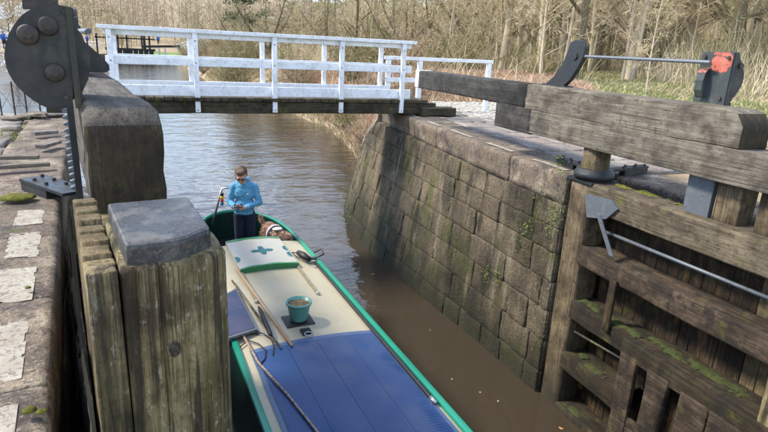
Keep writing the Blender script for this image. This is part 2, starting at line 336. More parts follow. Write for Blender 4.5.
# water
def water_mat():
    m = bpy.data.materials.new('canal water'); m.use_nodes = True
    N, L = m.node_tree.nodes, m.node_tree.links; P = N['Principled BSDF']
    P.inputs['Base Color'].default_value = (.043, .033, .022, 1); P.inputs['IOR'].default_value = 1.333
    tc = N.new('ShaderNodeTexCoord'); last = None; sep = N.new('ShaderNodeSeparateXYZ'); L.new(tc.outputs['Object'], sep.inputs[0])
    # the open pound is ruffled by wind, the lock is sheltered
    wn = N.new('ShaderNodeMapRange'); wn.inputs[1].default_value = 16; wn.inputs[2].default_value = 70; wn.inputs[3].default_value = .02; wn.inputs[4].default_value = .11; L.new(sep.outputs[1], wn.inputs[0]); L.new(wn.outputs[0], P.inputs['Roughness'])
    wb = N.new('ShaderNodeMapRange'); wb.inputs[1].default_value = 5; wb.inputs[2].default_value = 14; wb.inputs[3].default_value = .3; wb.inputs[4].default_value = 1.25; L.new(sep.outputs[1], wb.inputs[0])
    for s, st, amt, dist, rot in ((.9, (.6, 1, 1), .7, .08, .15), (3.0, (.5, 1, 1), .6, .035, -.12), (9, (.6, 1, 1), .45, .010, .1)):
        mp = N.new('ShaderNodeMapping'); mp.inputs['Scale'].default_value = st; mp.inputs['Rotation'].default_value = (0, 0, rot)
        L.new(tc.outputs['Object'], mp.inputs[0])
        t = N.new('ShaderNodeTexNoise'); t.inputs['Scale'].default_value = s; t.inputs['Detail'].default_value = 3; L.new(mp.outputs[0], t.inputs[0])
        b = N.new('ShaderNodeBump'); b.inputs['Distance'].default_value = dist
        mu = N.new('ShaderNodeMath'); mu.operation = 'MULTIPLY'; mu.inputs[1].default_value = amt; L.new(wb.outputs[0], mu.inputs[0]); L.new(mu.outputs[0], b.inputs['Strength'])
        L.new(t.outputs[0], b.inputs['Height'])
        if last: L.new(last.outputs[0], b.inputs['Normal'])
        last = b
    L.new(last.outputs[0], P.inputs['Normal'])
    return m
struct(obj('canal_water', ([(-160, -25, 0), (60, -25, 0), (60, 135, 0), (-160, 135, 0)], [(0, 1, 2, 3)]), water_mat()))

# ------------------------------------------------------------------ lock walls of stone blocks
def cat_curve(P, s):
    n = len(P); t = s*(n-1); i = min(int(t), n-2); f = t-i
    return Vector(P[i]).lerp(Vector(P[i+1]), f)
def build_wall(parent, bot, top, ztop, courses, seed, zfn=None, depth=.55, lmin=.55, lmax=1.15, step=1):
    """bot/top: polylines over the same parameter; courses: list of z levels from top to bottom"""
    rr = random.Random(seed); n = 0
    L = sum((Vector(a)-Vector(b)).length for a, b in zip(bot, bot[1:]))
    def S(s, z):
        f = max(0, min(1.1, z/3.4)); p = cat_curve(bot, s).lerp(cat_curve(top, s), f); return Vector((p.x, p.y, z))
    for ci in range(len(courses)-1):
        z1, z0 = courses[ci], courses[ci+1]
        s = -rr.random()*.6/L
        while s < 1:
            l = rr.uniform(lmin, lmax)/L; a, b = max(0, s), min(1, s+l); s += l
            if b-a < .12/L: continue
            zt = z1
            if zfn:
                zt = min(z1, max(zfn(a), zfn(b))); 
                if zt-z0 < .06: continue
            g = .004/L
            p0, p1 = S(a, .5*(z0+zt)), S(b, .5*(z0+zt)); t = (p1-p0).normalized(); nrm = Vector((-t.y, t.x, 0))*step
            pr = rr.uniform(-.014, .014)
            def fn(u, v, a=a, b=b, z0=z0, zt=zt, pr=pr, nrm=nrm):
                uu = 1-u if step > 0 else u
                s_ = a+g+(b-a-2*g)*uu; zz = zt
                if zfn: zz = min(zt, zfn(s_))
                return S(s_, z0+.004+(zz-z0-.008)*v)+nrm*pr
            # face outward: fn(a,b) winding expects nrm = dx x dz
            VF = blocky(fn, depth, nrm, seed+n*1.7, 6, 6, .006, .018)
            obj('stone_block', VF, M['stone'], parent, True); n += 1
    return S
# right wall, battered and warped, with a wing that curves away at the tail
BOT = [(5.14, 6.0), (5.12, 7), (5.07, 8.2), (4.98, 9.3), (4.88, 10.5), (4.84, 11.6), (4.85, 12.7), (4.90, 13.8), (4.96, 14.7), (5.2, 15.7), (5.55, 16.7), (6.2, 17.8)]
TOP = [(5.16, 6.0), (5.20, 7.1), (5.28, 8.3), (5.36, 9.4), (5.46, 10.6), (5.56, 11.6), (5.66, 12.6), (5.74, 13.6), (5.82, 14.5), (5.98, 15.4), (6.3, 16.3), (6.9, 17.3)]
BOT = [(x, y, 0) for x, y in BOT]; TOP = [(x, y, 0) for x, y in TOP]
COURSES = [2.985, 2.62, 2.26, 1.82, 1.36, .88, .36, -.3]
rw = thing('lock_wall', 'weathered stone lock wall beside the boat, curving away under the footbridge', 'wall')
def wing_top(s):
    y = s*11
    return 3.0 if y < 8.0 else 3.0-(y-8.0)*.62
Sr = build_wall(rw, BOT, TOP, 3.4, COURSES, 3, wing_top, step=1, lmin=.5, lmax=1.05)
obj('backing', ([Sr(i/22, z)+Vector((.12, 0, 0)) for z in (-.5, 2.9) for i in range(14)], [(i, i+14, i+15, i+1) for i in range(13)]), M['mortar'], rw)
def coping_run(parent, path, seed, width=.85, zt=3.4, h=.44, inward=1, lens=(1.0, 1.5), marks=None, rad=.07, zdrop=None, jit=.012, mk=(.12, .30, .55)):
    """bullnosed coping stones along a polyline; inward = +1 if land lies on +x"""
    rr = random.Random(seed); path = [Vector((p[0], p[1], 0)) for p in path]
    L = [0]
    for a, b in zip(path, path[1:]): L.append(L[-1]+(b-a).length)
    def at(s):
        s = max(0, min(L[-1]-1e-6, s))
        for i in range(len(path)-1):
            if s <= L[i+1]:
                p = path[i].lerp(path[i+1], (s-L[i])/(L[i+1]-L[i])); t = (path[i+1]-path[i]).normalized(); return p, t
    s = 0; k = 0
    while s < L[-1]-.1:
        l = min(rr.uniform(*lens), L[-1]-s)
        if L[-1]-s-l < .35: l = L[-1]-s
        dz = rr.uniform(-jit, jit); pr = rr.uniform(-jit, jit); wd_ = width*rr.uniform(.9, 1.08)
        prof = [(0, zt-h)]+[(0-.0+.012*math.sin(i), zt-h+(h-rad)*i/4) for i in range(1, 4)]
        prof += [(rad-rad*cos(t), zt-rad+rad*sin(t)) for t in (0, pi/8, pi/4, 3*pi/8, pi/2)]
        prof += [(rad+(wd_-rad-.03)*i/5, zt) for i in range(1, 6)]+[(wd_, zt-.03), (wd_, zt-.25)]
        rings = []; ns = 10; tt = [0, .012/l]+[i/8 for i in range(1, 8)]+[1-.012/l, 1]
        for j in range(ns+1):
            e = .007 if j in (0, ns) else 0
            q, t = at(s+.003+(l-.006)*tt[j]); nr = Vector((t.y, -t.x, 0))*inward
            ring = []
            for (d, z) in prof:
                nn = .009*nz3(q.x*2.3+d*3, q.y*2.3, z*3+seed)+.007*nz3(q.x*9+d*9, q.y*9, z*9)
                zz = z+dz+(nn if z > zt-.1 else 0)-e-(zdrop(q.y) if zdrop else 0)
                ring.append(q+nr*(d+pr+(nn if d < .1 else 0)+e*(1 if d < .1 else 0))+Vector((0, 0, zz)))
            rings.append(ring)
        VF = loft(rings)
        if inward < 0: VF = (VF[0], [tuple(reversed(f)) for f in VF[1]])
        st = obj('coping_stone', VF, M['coping'], parent, True)
        if marks and marks(k, s, l):
            a0, a1 = marks(k, s, l); Vm = []; Fm = []
            for j in range(7):
                q, t = at(a0+(a1-a0)*j/6); nr = Vector((t.y, -t.x, 0))*inward
                for d in (mk[0], mk[1]):
                    dd = d+.012*nz3(q.y*9, d*5, 2); Vm.append(q+nr*dd+Vector((0, 0, zt+dz+.010+.009*nz3(q.x*2.3+d*3, q.y*2.3, zt*3+seed))))
            for j in range(6): Fm.append((2*j, 2*j+1, 2*j+3, 2*j+2) if inward > 0 else (2*j, 2*j+2, 2*j+3, 2*j+1))
            o = obj('painted_mark', (Vm, Fm), M['mark'], st)
        s += l; k += 1
coping_run(rw, [p for p in TOP if p[1] < 14.6], 5, inward=1, width=.8, lens=(1.15, 1.6), h=.43, marks=lambda k, s, l: (s+.25, s+l-.35), mk=(.14, .24))
# sloped coping of the wing
wp = [Sr(.61+.39*i/8, 1.2) for i in range(9)]
for i in range(6):
    a, b = .729+.045*i, .729+.045*(i+1)-.003
    def fn(u, v, a=a, b=b):
        s_ = b+(a-b)*u; z = wing_top(s_)+.28*v-.0; p = Sr(s_, z); return p-Vector((.02, 0, 0))
    p0, p1 = Sr(a, 2), Sr(b, 2); t = (p1-p0).normalized()
    V_, F_ = blocky(fn, .5, Vector((-t.y, t.x, 0)), 40+i, nx=4, nz=3)
    top = [V_[3*5+k] for k in range(5)]; nb = len(V_); V_ += [Vector(p)+Vector((t.y, -t.x, 0))*.5 for p in top]
    F_ += [(15+k, 16+k, nb+k+1, nb+k) for k in range(4)]
    obj('wing_coping_stone', (V_, F_), M['coping'], rw, True)
# quoin blocks at the near end of the wall, facing the gate
for j, (z1, z0) in enumerate(zip([3.4]+COURSES, COURSES)):
    z1 = min(z1, 3.3)
    obj('quoin_block', blocky(lambda u, v: (5.18+.62*u, 5.985, z0+.008+(z1-z0-.016)*v), .05, (0, -1, 0), j*3.3, nx=3, nz=3), M['stone'], rw, True)
# recess wall behind the right gate
rc = thing('gate_recess_wall', 'dark stone recess wall with mossy coping behind the right-hand lock gate', 'wall')
build_wall(rc, [(5.9, -1.0, 0), (5.9, 5.9, 0)], [(5.92, -1.0, 0), (5.92, 5.9, 0)], 3.4, [2.98, 2.5, 2.0, 1.5, 1.0, .5, -.2], 9, step=1)
coping_run(rc, [(5.92, -1.0), (5.92, 5.85)], 8, inward=1, width=.7, lens=(1.1, 1.7), h=.42, rad=.06)
# left recess wall and its painted coping
lw = thing('lock_wall', 'stone lockside edge on the far left with five white painted rectangles', 'wall')
LT = [(-.40, 1.6), (-.56, 3.0), (-.69, 4.2), (-.82, 5.4), (-.91, 6.3), (-1.05, 7.8), (-1.2, 9.5), (-1.35, 11), (-1.5, 12.4)]
build_wall(lw, [(x, y, 0) for x, y in LT], [(x, y, 0) for x, y in LT], 3.4, [2.95, 2.55, 2.1, 1.7, 1.3, .9, .5, -.2], 21, step=-1)
MK = [(2.62, 3.32), (3.52, 4.02), (4.18, 4.80), (5.03, 5.62)]
def lmarks(k, s, l): return None
coping_run(lw, LT, 13, inward=-1, width=.72, lens=(.95, 1.35), h=.45, rad=.055, jit=0)
for i, (y0, y1) in enumerate([(2.15, 2.5), (2.72, 3.35), (3.62, 4.2), (4.4, 4.98), (5.2, 5.66)]):
    def ex(y): return lerp_tab([(b, a) for a, b in LT], y)
    Vm = []; Fm = []; ny, nd = 44, 20; keep = {}
    for j in range(ny+1):
        y = y0+(y1-y0)*j/ny
        for q in range(nd+1):
            d = .12+.215*q/nd
            keep[(j, q)] = .7*nz3(y*11, d*11, i)+.3*nz3(y*30, d*30, i)+.14+.5*min(1, min(j, ny-j, q, nd-q)/1.5) > .0
            Vm.append((ex(y)-d, y, 3.4045+.009*nz3(ex(y)*2.3+d*3, y*2.3, 3.4*3+13)+.007*nz3(ex(y)*9+d*9, y*9, 3.4*9)))
    for j in range(ny):
        for q in range(nd):
            if keep[(j, q)] and keep[(j+1, q)] and keep[(j, q+1)] and keep[(j+1, q+1)]: a_ = j*(nd+1)+q; Fm.append((a_, a_+nd+1, a_+nd+2, a_+1))
    obj('painted_mark', (Vm, Fm), M['mark'], lw)

# ------------------------------------------------------------------ paving of the two locksides
lp = thing('lockside_paving', 'worn stone slabs paving the left lockside beyond the coping', 'paving')
lp.pop('label'); lp.pop('category'); struct(lp)
rr = random.Random(4)
y = 1.2; k = 0
while y < 12.2:
    h = rr.uniform(.45, .95); x = lerp_tab([(b, a) for a, b in LT], y+h/2)-.76
    while x > -6.5:
        w = rr.uniform(.5, 1.3); dz = rr.uniform(-.03, .035) if y > 7.5 or x < -2 else rr.uniform(-.01, .015)
        tz = 3.41+dz; a = rr.uniform(-.02, .02); b_ = rr.uniform(-.02, .02)
        def fn(u, v, x=x, w=w, y=y, h=h): return (x-w+.012+(w-.024)*u, y+.012+(h-.024)*v, tz+a*(u-.5)+b_*(v-.5))
        obj('slab', blocky(fn, .12, (0, 0, 1), k*1.9, nx=4, nz=4, edge=.018, amp=.02), M['slab'], lp, True)
        x -= w; k += 1
    y += h
rp_ = struct(put('lockside_paving', None))
y = 6.0
while y < 13.2:
    h = rr.uniform(.5, .9); x = lerp_tab([(b, a) for a, b, _ in TOP], y+h/2)+.82; x1 = 7.35
    while x < x1:
        w = rr.uniform(.5, 1.0); tz = 3.40+rr.uniform(-.012, .012)
        def fn(u, v, x=x, w=w, y=y, h=h): return (x+.012+(w-.024)*u, y+.012+(h-.024)*v, tz)
        obj('slab', blocky(fn, .12, (0, 0, 1), k*1.9, nx=4, nz=3, edge=.016, amp=.016), M['slab'], rp_, True)
        x += w; k += 1
    y += h
# setts beyond the slabs
V, F = [], []
x = 7.4
while x < 10.6:
    w = .17; y = 9.5+rr.random()*.1
    while y < 16:
        h = rr.uniform(.2, .3); t_ = 3.395+rr.uniform(-.01, .012)
        b = len(V); e = .02
        V += [(x, y, 3.3), (x+w-.015, y, 3.3), (x+w-.015, y+h-.015, 3.3), (x, y+h-.015, 3.3)]
        V += [(x+e, y+e, t_), (x+w-.015-e, y+e, t_), (x+w-.015-e, y+h-.015-e, t_), (x+e, y+h-.015-e, t_)]
        F += [(b+4, b+5, b+6, b+7)]+[(b+i, b+(i+1) % 4, b+4+(i+1) % 4, b+4+i) for i in range(4)]
        y += h
    x += w
stuff(obj('setts', (V, F), M['sett'], rp_))
# loose slivers of stone and boards on the left lockside
for (px, py, L_, w_, h_, r_, lab) in ((45, 134, .34, .16, .05, .5, 'small pale stone chip lying on the left lockside slabs, farther one'), (49, 146, .42, .14, .05, 1.2, 'small pale stone chip lying on the left lockside slabs, nearer one')):
    p = atz(px, py, 3.45)
    o = obj('stone_chip', timber('x', -L_/2, L_/2, -w_/2, w_/2, 0, h_, .015, 5, .012, px), M['slab']); o.location = p; o.rotation_euler = (0, 0, r_); tag(o, lab, 'stone')
for (px, py, px2, py2, lab) in ((-12, 158, 39, 157, 'thin weathered board lying on the left lockside, the farther of two'), (-12, 168, 50, 164, 'thin weathered board lying on the left lockside, the nearer of two')):
    a, b = atz(px, py, 3.47), atz(px2, py2, 3.47); d = b-a
    o = obj('loose_board', timber('x', 0, d.length, -.05, .05, -.02, .025, .008, 8, .005, px2), M['beam']); o.location = a; o.rotation_euler = (0, 0, atan2(d.y, d.x)); tag(o, lab, 'board')
# rubble of mossy stones at the far left corner
for i, (px, py, s_) in enumerate(((8, 119, .30), (22, 118, .36), (38, 116, .55), (8, 130, .26), (54, 116, .3))):
    p = atz(px, py, 3.42)
    V_, F_ = lathe([(.02, -.1), (.42, -.08), (.5, .1), (.44, .24), (.25, .33), (.02, .35)], n=9)
    V_ = [Vector(v)*s_ for v in V_]; V_ = [v*(1+.5*nz3(v.x*5+i*5, v.y*5, v.z*5)) for v in V_]
    V_ = [(v.x*1.15, v.y*.8, v.z*.45) for v in V_]
    o = obj('rubble_stone', (V_, F_), M['coping'], None, False); o.location = p; o.rotation_euler = (0, 0, i*.9)
    tag(o, 'mossy rounded stone in the rubble at the far corner of the left lockside', 'stone', 'rubble stones on the left lockside')
# moss cushions
for i, (px, py, s_, lab) in enumerate(((29, 411, .028, 'tiny yellow moss cushion on the near left coping, left of two'), (42, 412, .022, 'tiny yellow moss cushion on the near left coping, right of two'), (18, 198, .15, 'flat green moss patch beside the left anchor bracket'), (28, 288, .018, 'tiny moss tuft at the joint of the left coping'))):
    p = atz(px, py, 3.435)
    V_, F_ = lathe([(1, 0), (.93, .3), (.6, .55), (.05, .62)], n=14)
    V_ = [Vector((v[0]*s_*(1+.4*nz3(v[0]*3, v[1]*3, i)), v[1]*s_*.8, v[2]*min(s_, .06)*(1+.5*nz3(v[0]*5, v[1]*5, i)))) for v in V_]
    o = obj('moss_cushion', (V_, F_), M['moss'], None, True); o.location = p; tag(o, lab, 'moss')

# ------------------------------------------------------------------ lock gates (local x = heel to mitre, local y = towards the canal)
def build_gate(side):
    L = side == 'left'; m = 1 if L else -1
    if L: loc, rz = (-.45, 5.73, 0), -radians(82)
    else: loc, rz = (5.4, 5.75, 0), -radians(90)
    g = thing('lock_gate', 'near left timber lock gate seen end on, metal cap on its post' if L else 'open right-hand lock gate of dark wet rails and planks', 'lock gate', loc, rz)
    def part(name, VF, mt, par=None, smooth=True): return obj(name, VF, mt, par or g, smooth, m)
    # heel post and its neck, collar
    part('heel_post', timber('z', -.6, 3.36, -.22, .18, -.2, .2, .07, 24, .012, 1, crack=.02), M['heel'])
    part('heel_neck', lathe([(.185, 3.33), (.18, 3.45), (.175, 3.6), (.175, 3.85)], (0, 0, 0), 20), M['heel'])
    part('heel_cap_plate', box(-.26, .22, -.24, .22, 3.362, 3.40), M['steel_dark'], smooth=False)
    cl = part('collar', lathe([(.19, 3.42), (.255, 3.425), (.262, 3.46), (.255, 3.50), (.235, 3.52), (.232, 3.545), (.19, 3.55)], (0, 0, 0), 24), M['steel_dark'])
    # balance beam: upper timber with rounded near end, lower timber on which it rests
    if L: bm_ = part('balance_beam', timber('x', -1.42, 2.05, -.215, .215, 3.86, 4.53, .05, 40, .012, 3, 6, endtop=.17, crack=.03), M['beam_left'])
    else: bm_ = part('balance_beam', timber('x', -1.42, 2.05, -.2, .2, 4.165, 4.53, .014, 40, .010, 3, 6, endtop=.19, crack=.03), M['beam'])
    bm_.data.materials.append(M['beam_end'])
    for f in bm_.data.polygons:
        if f.normal.x > (.75 if L else .35): f.material_index = 1
    tl = part('balance_beam_tail', loft([[(u, y_, z_+dz_) for (y_, z_) in rrect(-.2*k_, .2*k_, 4.525-.36*k2, 4.525, .03)] for (u, k_, k2, dz_) in ((-1.43, .985, .98, 0), (-2.5, .97, .98, 0), (-4, .93, .98, 0), (-5.25, .88, 1.0, 0))]), M['beam_dark'])
    part('white_tip', loft([[(u, y_, z_) for (y_, z_) in rrect(-.2*.885, .2*.885, 4.163, 4.528, .03)] for u in (-5.251, -5.42)]), M['white_tip'], tl)
    if L: part('lower_timber', timber('x', 2.0, 2.95, -.2, .2, 3.5, 3.9, .03, 10, .010, 7, 6, crack=.03), M['plank_top'])
    else: part('lower_timber', timber('x', -1.25, 3.25, -.207, .207, 3.82, 4.166, .012, 40, .010, 7, 6, crack=.03), M['beam'])
    part('lower_timber_tail', timber('x', -2.22, -1.46 if L else -1.253, -.19, .19, 3.80, 4.20, .02, 8, .006, 9, 5), M['beam_dark'])
    # rails
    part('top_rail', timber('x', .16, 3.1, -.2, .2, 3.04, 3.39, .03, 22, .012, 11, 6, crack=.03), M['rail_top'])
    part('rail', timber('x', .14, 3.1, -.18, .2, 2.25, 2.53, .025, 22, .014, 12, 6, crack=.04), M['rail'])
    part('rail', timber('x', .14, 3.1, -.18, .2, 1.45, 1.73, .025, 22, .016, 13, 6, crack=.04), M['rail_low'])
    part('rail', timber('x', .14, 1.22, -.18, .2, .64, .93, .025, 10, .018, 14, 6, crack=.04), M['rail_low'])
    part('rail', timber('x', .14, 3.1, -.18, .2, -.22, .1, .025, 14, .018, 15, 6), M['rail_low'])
    # planking on the land side, one board after another
    u = .2; rr = random.Random(7 if L else 8); k = 0
    while u < 3.5:
        w = rr.uniform(.15, .2)
        if u+w > 3.4: w = 3.545-u
        zt = 3.02 if u < 2.2 else 4.09+rr.uniform(-.015, .015)
        V_, F_ = timber('z', -.5, zt, u+.0015, u+w-.0015, (-.315 if L else -.285)+rr.uniform(-.01, .01), -.208, .012, 10, .012, 20+k)
        if u >= 2.2: V_ = [(a, b, c-(max(0, (b+.285))*0+max(0, (u+w-a))*.12 if c > zt-.05 else 0)) for a, b, c in V_]
        part('gate_plank', (V_, F_), (M['post'] if u+w > 3.5 else M['plank_top']) if u >= 2.2 else M['plank']); u += w; k += 1
    # tall stiles between top rail and beam
    part('paddle_casing', box(1.47, 1.78, -.2, .06, 3.39, 3.82), M['steel'], smooth=False)
    part('stile', timber('z', 3.38, 3.83, 1.81, 2.1, -.18, .05, .015, 5, .008, 31), M['heel'])
    part('stile', timber('z', 3.38, 3.83, 2.27, 2.62, -.19, .05, .015, 5, .008, 32), M['heel'])
    # mitre post
    sec = [(3.55, -.20), (3.55, .08), (3.47, .22), (2.86, .235), (2.86, -.20)]
    per = []
    for i in range(5):
        p, q = sec[i], sec[(i+1) % 5]; d = hypot(q[0]-p[0], q[1]-p[1]); n_ = max(2, int(d/.012))
        for j in range(n_): per.append((p[0]+(q[0]-p[0])*j/n_, p[1]+(q[1]-p[1])*j/n_, min(j, n_-j)*d/n_))
    cu, cv = 3.2, 0; rings = []; acc = 0
    for i in range(31):
        z = -.5+4.6*(1-(1-i/30)**1.6) if i < 30 else 4.10
        ring = []
        for j, (a, b, ed) in enumerate(per):
            s_ = j*.012
            d = .010*nz3(s_*9, z*.7, 2)+.005*nz3(s_*30, z*1.3, 5)
            for (c_, w_, dp) in ((.135, .006, .045), (.052, .005, .02), (.225, .006, .03), (.30, .004, .02)):
                x_ = abs(b-(-.2+c_*1.0)+.012*nz3(z*1.2, c_*9, 1)) if a > 3.46 else 9
                if x_ < w_*1.6: d -= dp*(1-x_/(w_*1.6))*max(0, min(1, .7+1.2*nz3(z*.9, c_*20, 8)))
            if ed < .02: d -= (.02-ed)*.5
            if i == 30: d -= .012
            va, vb = a-cu, b-cv; mm = hypot(va, vb)
            ring.append((cu+va*(1+d/mm), cv+vb*(1+d/mm), z))
        rings.append(ring)
    mp = part('mitre_post', loft(rings), M['post'])
    kp = Vector((3.545, -.02, 3.72))
    part('knot', lathe([(.036, -.012), (.034, .004), (.018, .010), (.004, .006)], (0, 0, 0), 14) if 0 else
         ([(3.549+.006*(1-(r_/.036)**2)+.004*nz3(r_*90, t_*3, 1), -.03+r_*(1+.35*nz3(cos(t_)*2, sin(t_)*2, 7))*cos(t_)*.75, 3.72+r_*(1+.35*nz3(cos(t_)*2, sin(t_)*2, 9))*sin(t_)*1.2) for r_ in (.036, .022, .008) for t_ in [2*pi*q/14 for q in range(14)]],
          [(a*14+q, a*14+(q+1) % 14, (a+1)*14+(q+1) % 14, (a+1)*14+q) for a in range(2) for q in range(14)]+[tuple(28+q for q in range(14))]), M['knot'], mp)
    # metal cap, chamfered on the canal side
    cs = [(3.52, -.175), (3.53, .02), (3.42, .17), (2.88, .185), (2.88, -.185)]
    def ring_at(z, sh):
        c = Vector((3.2, 0)); out = []
        n_ = len(cs)
        for i in range(n_):
            P0, P1, P2 = Vector(cs[i-1]), Vector(cs[i]), Vector(cs[(i+1) % n_])
            for t in (.0, .33, .67, 1.0):
                a = P1+(P0-P1).normalized()*.03*(1-t); b = P1+(P2-P1).normalized()*.03*t
                p = a if t == 0 else (b if t == 1 else a.lerp(b, .5)*.6+P1*.4)
                p = p+(c-p).normalized()*sh; out.append((p.x, p.y, z))
        return out
    part('post_cap', loft([ring_at(4.098, .004), ring_at(4.10, 0), ring_at(4.165, .0), ring_at(4.18, .006), ring_at(4.186, .02), ring_at(4.188, .05), ring_at(4.187, .1)]), M['cap'], mp, False)
    if not L:
        # steel strap, bracing rod, diagonal timber, slatted paddle frame
        def lp_(px, py, X): p = atx(px, py, X); return (5.75-p.y, 5.4-p.x, p.z)
        V_ = []
        for (px, py) in ((586, 194), (613, 200), (619, 209), (607, 219), (588, 217)): V_.append(lp_(px, py, 5.19)[0::2])
        part('steel_strap', prism(V_, lambda a, b: (a, .232, b), lambda a, b: (a, .206, b)), M['steel'], smooth=False)
        a, b = lp_(599, 214, 5.17), lp_(612, 256, 5.17)
        part('strap_leg', prism([(a[0]-.04, a[2]), (a[0]+.04, a[2]), (b[0]+.04, b[2]), (b[0]-.04, b[2])], lambda p, q: (p, .246, q), lambda p, q: (p, .234, q)), M['steel'], smooth=False)
        a, b = lp_(604, 231, 5.32), lp_(790, 307, 5.32)
        part('brace_rod', tube([a, b], .022, 8), M['steel'])
        a, b = Vector(lp_(610, 283, 5.17)), Vector(lp_(625, 333, 5.17))
        part('diagonal_brace', timber('z', 1.62, 2.32, a[0]+.0, a[0]+.11, .205, .245, .01, 8, .01, 44), M['plank'])
        a, b = lp_(572, 330, 5.3), lp_(625, 361, 5.3)
        part('brace_rod', tube([a, b], .018, 6), M['steel_moss'])
        for i, (u0, u1) in enumerate(((1.2, 1.45), (1.61, 1.9), (2.07, 2.42), (2.43, 2.78), (2.79, 3.14), (3.15, 3.45))):
            part('paddle_slat', timber('z', -.5, 1.52+.0*i, u0, u1, .205, .27, .014, 14, .016, 50+i, crack=.04), M['rail'])
        part('slat_head', timber('x', 1.19, 3.45, .202, .262, 1.46, 1.70, .02, 14, .014, 60, crack=.03), M['rail_low'])
        part('slot_sill', timber('x', 1.4, 1.66, .203, .255, .5, .74, .01, 3, .008, 61), M['rail'])
        part('slot_sill', timber('x', 1.88, 2.1, .203, .255, .38, .6, .01, 3, .008, 62), M['rail'])
        # moss strip on the top rail and on the third rail
        MG = mat('dark rail moss', (.045, .058, .013), [((.085, .095, .02), 30, O1, .45, .65, .9), ((.04, .05, .015), 14, O1, .5, .66, .8)], .95, (80, O1, 1, .03))
        for (u0, u1, y0, y1, z, mt_) in ((.2, 1.5, -.19, -.06, 3.392, M['moss']), (.6, 1.3, .0, .19, 1.736, MG), (.16, .6, -.1, .15, 1.736, MG), (.5, .9, .05, .19, .937, MG), (.2, .5, -.05, .1, .937, MG), (.16, .6, .02, .18, .104, MG), (1.3, 2.6, -.1, .1, 1.736, MG)):
            nu, nv = int((u1-u0)/.025), max(4, int((y1-y0)/.025)); V_ = []; F_ = []; hh = {}
            for i in range(nu+1):
                for j in range(nv+1):
                    a_, b_ = u0+(u1-u0)*i/nu, y0+(y1-y0)*j/nv
                    h_ = .55*nz3(a_*5, b_*9, z)+.45*nz3(a_*17, b_*17, z)+.04+.35*(min(i, nu-i, 5)/5*min(j, nv-j, 2)/2-.7)
                    hh[(i, j)] = h_; V_.append((a_, b_, z+max(-.006, min(.022, h_*.05))))
            for i in range(nu):
                for j in range(nv):
                    if max(hh[(i, j)], hh[(i+1, j)], hh[(i, j+1)], hh[(i+1, j+1)]) > .02: q_ = i*(nv+1)+j; F_.append((q_, q_+nv+1, q_+nv+2, q_+1))
            stuff(part('moss_strip', (V_, F_), mt_))
    return g, part
gateR, partR = build_gate('right')
gateL, partL = build_gate('left')

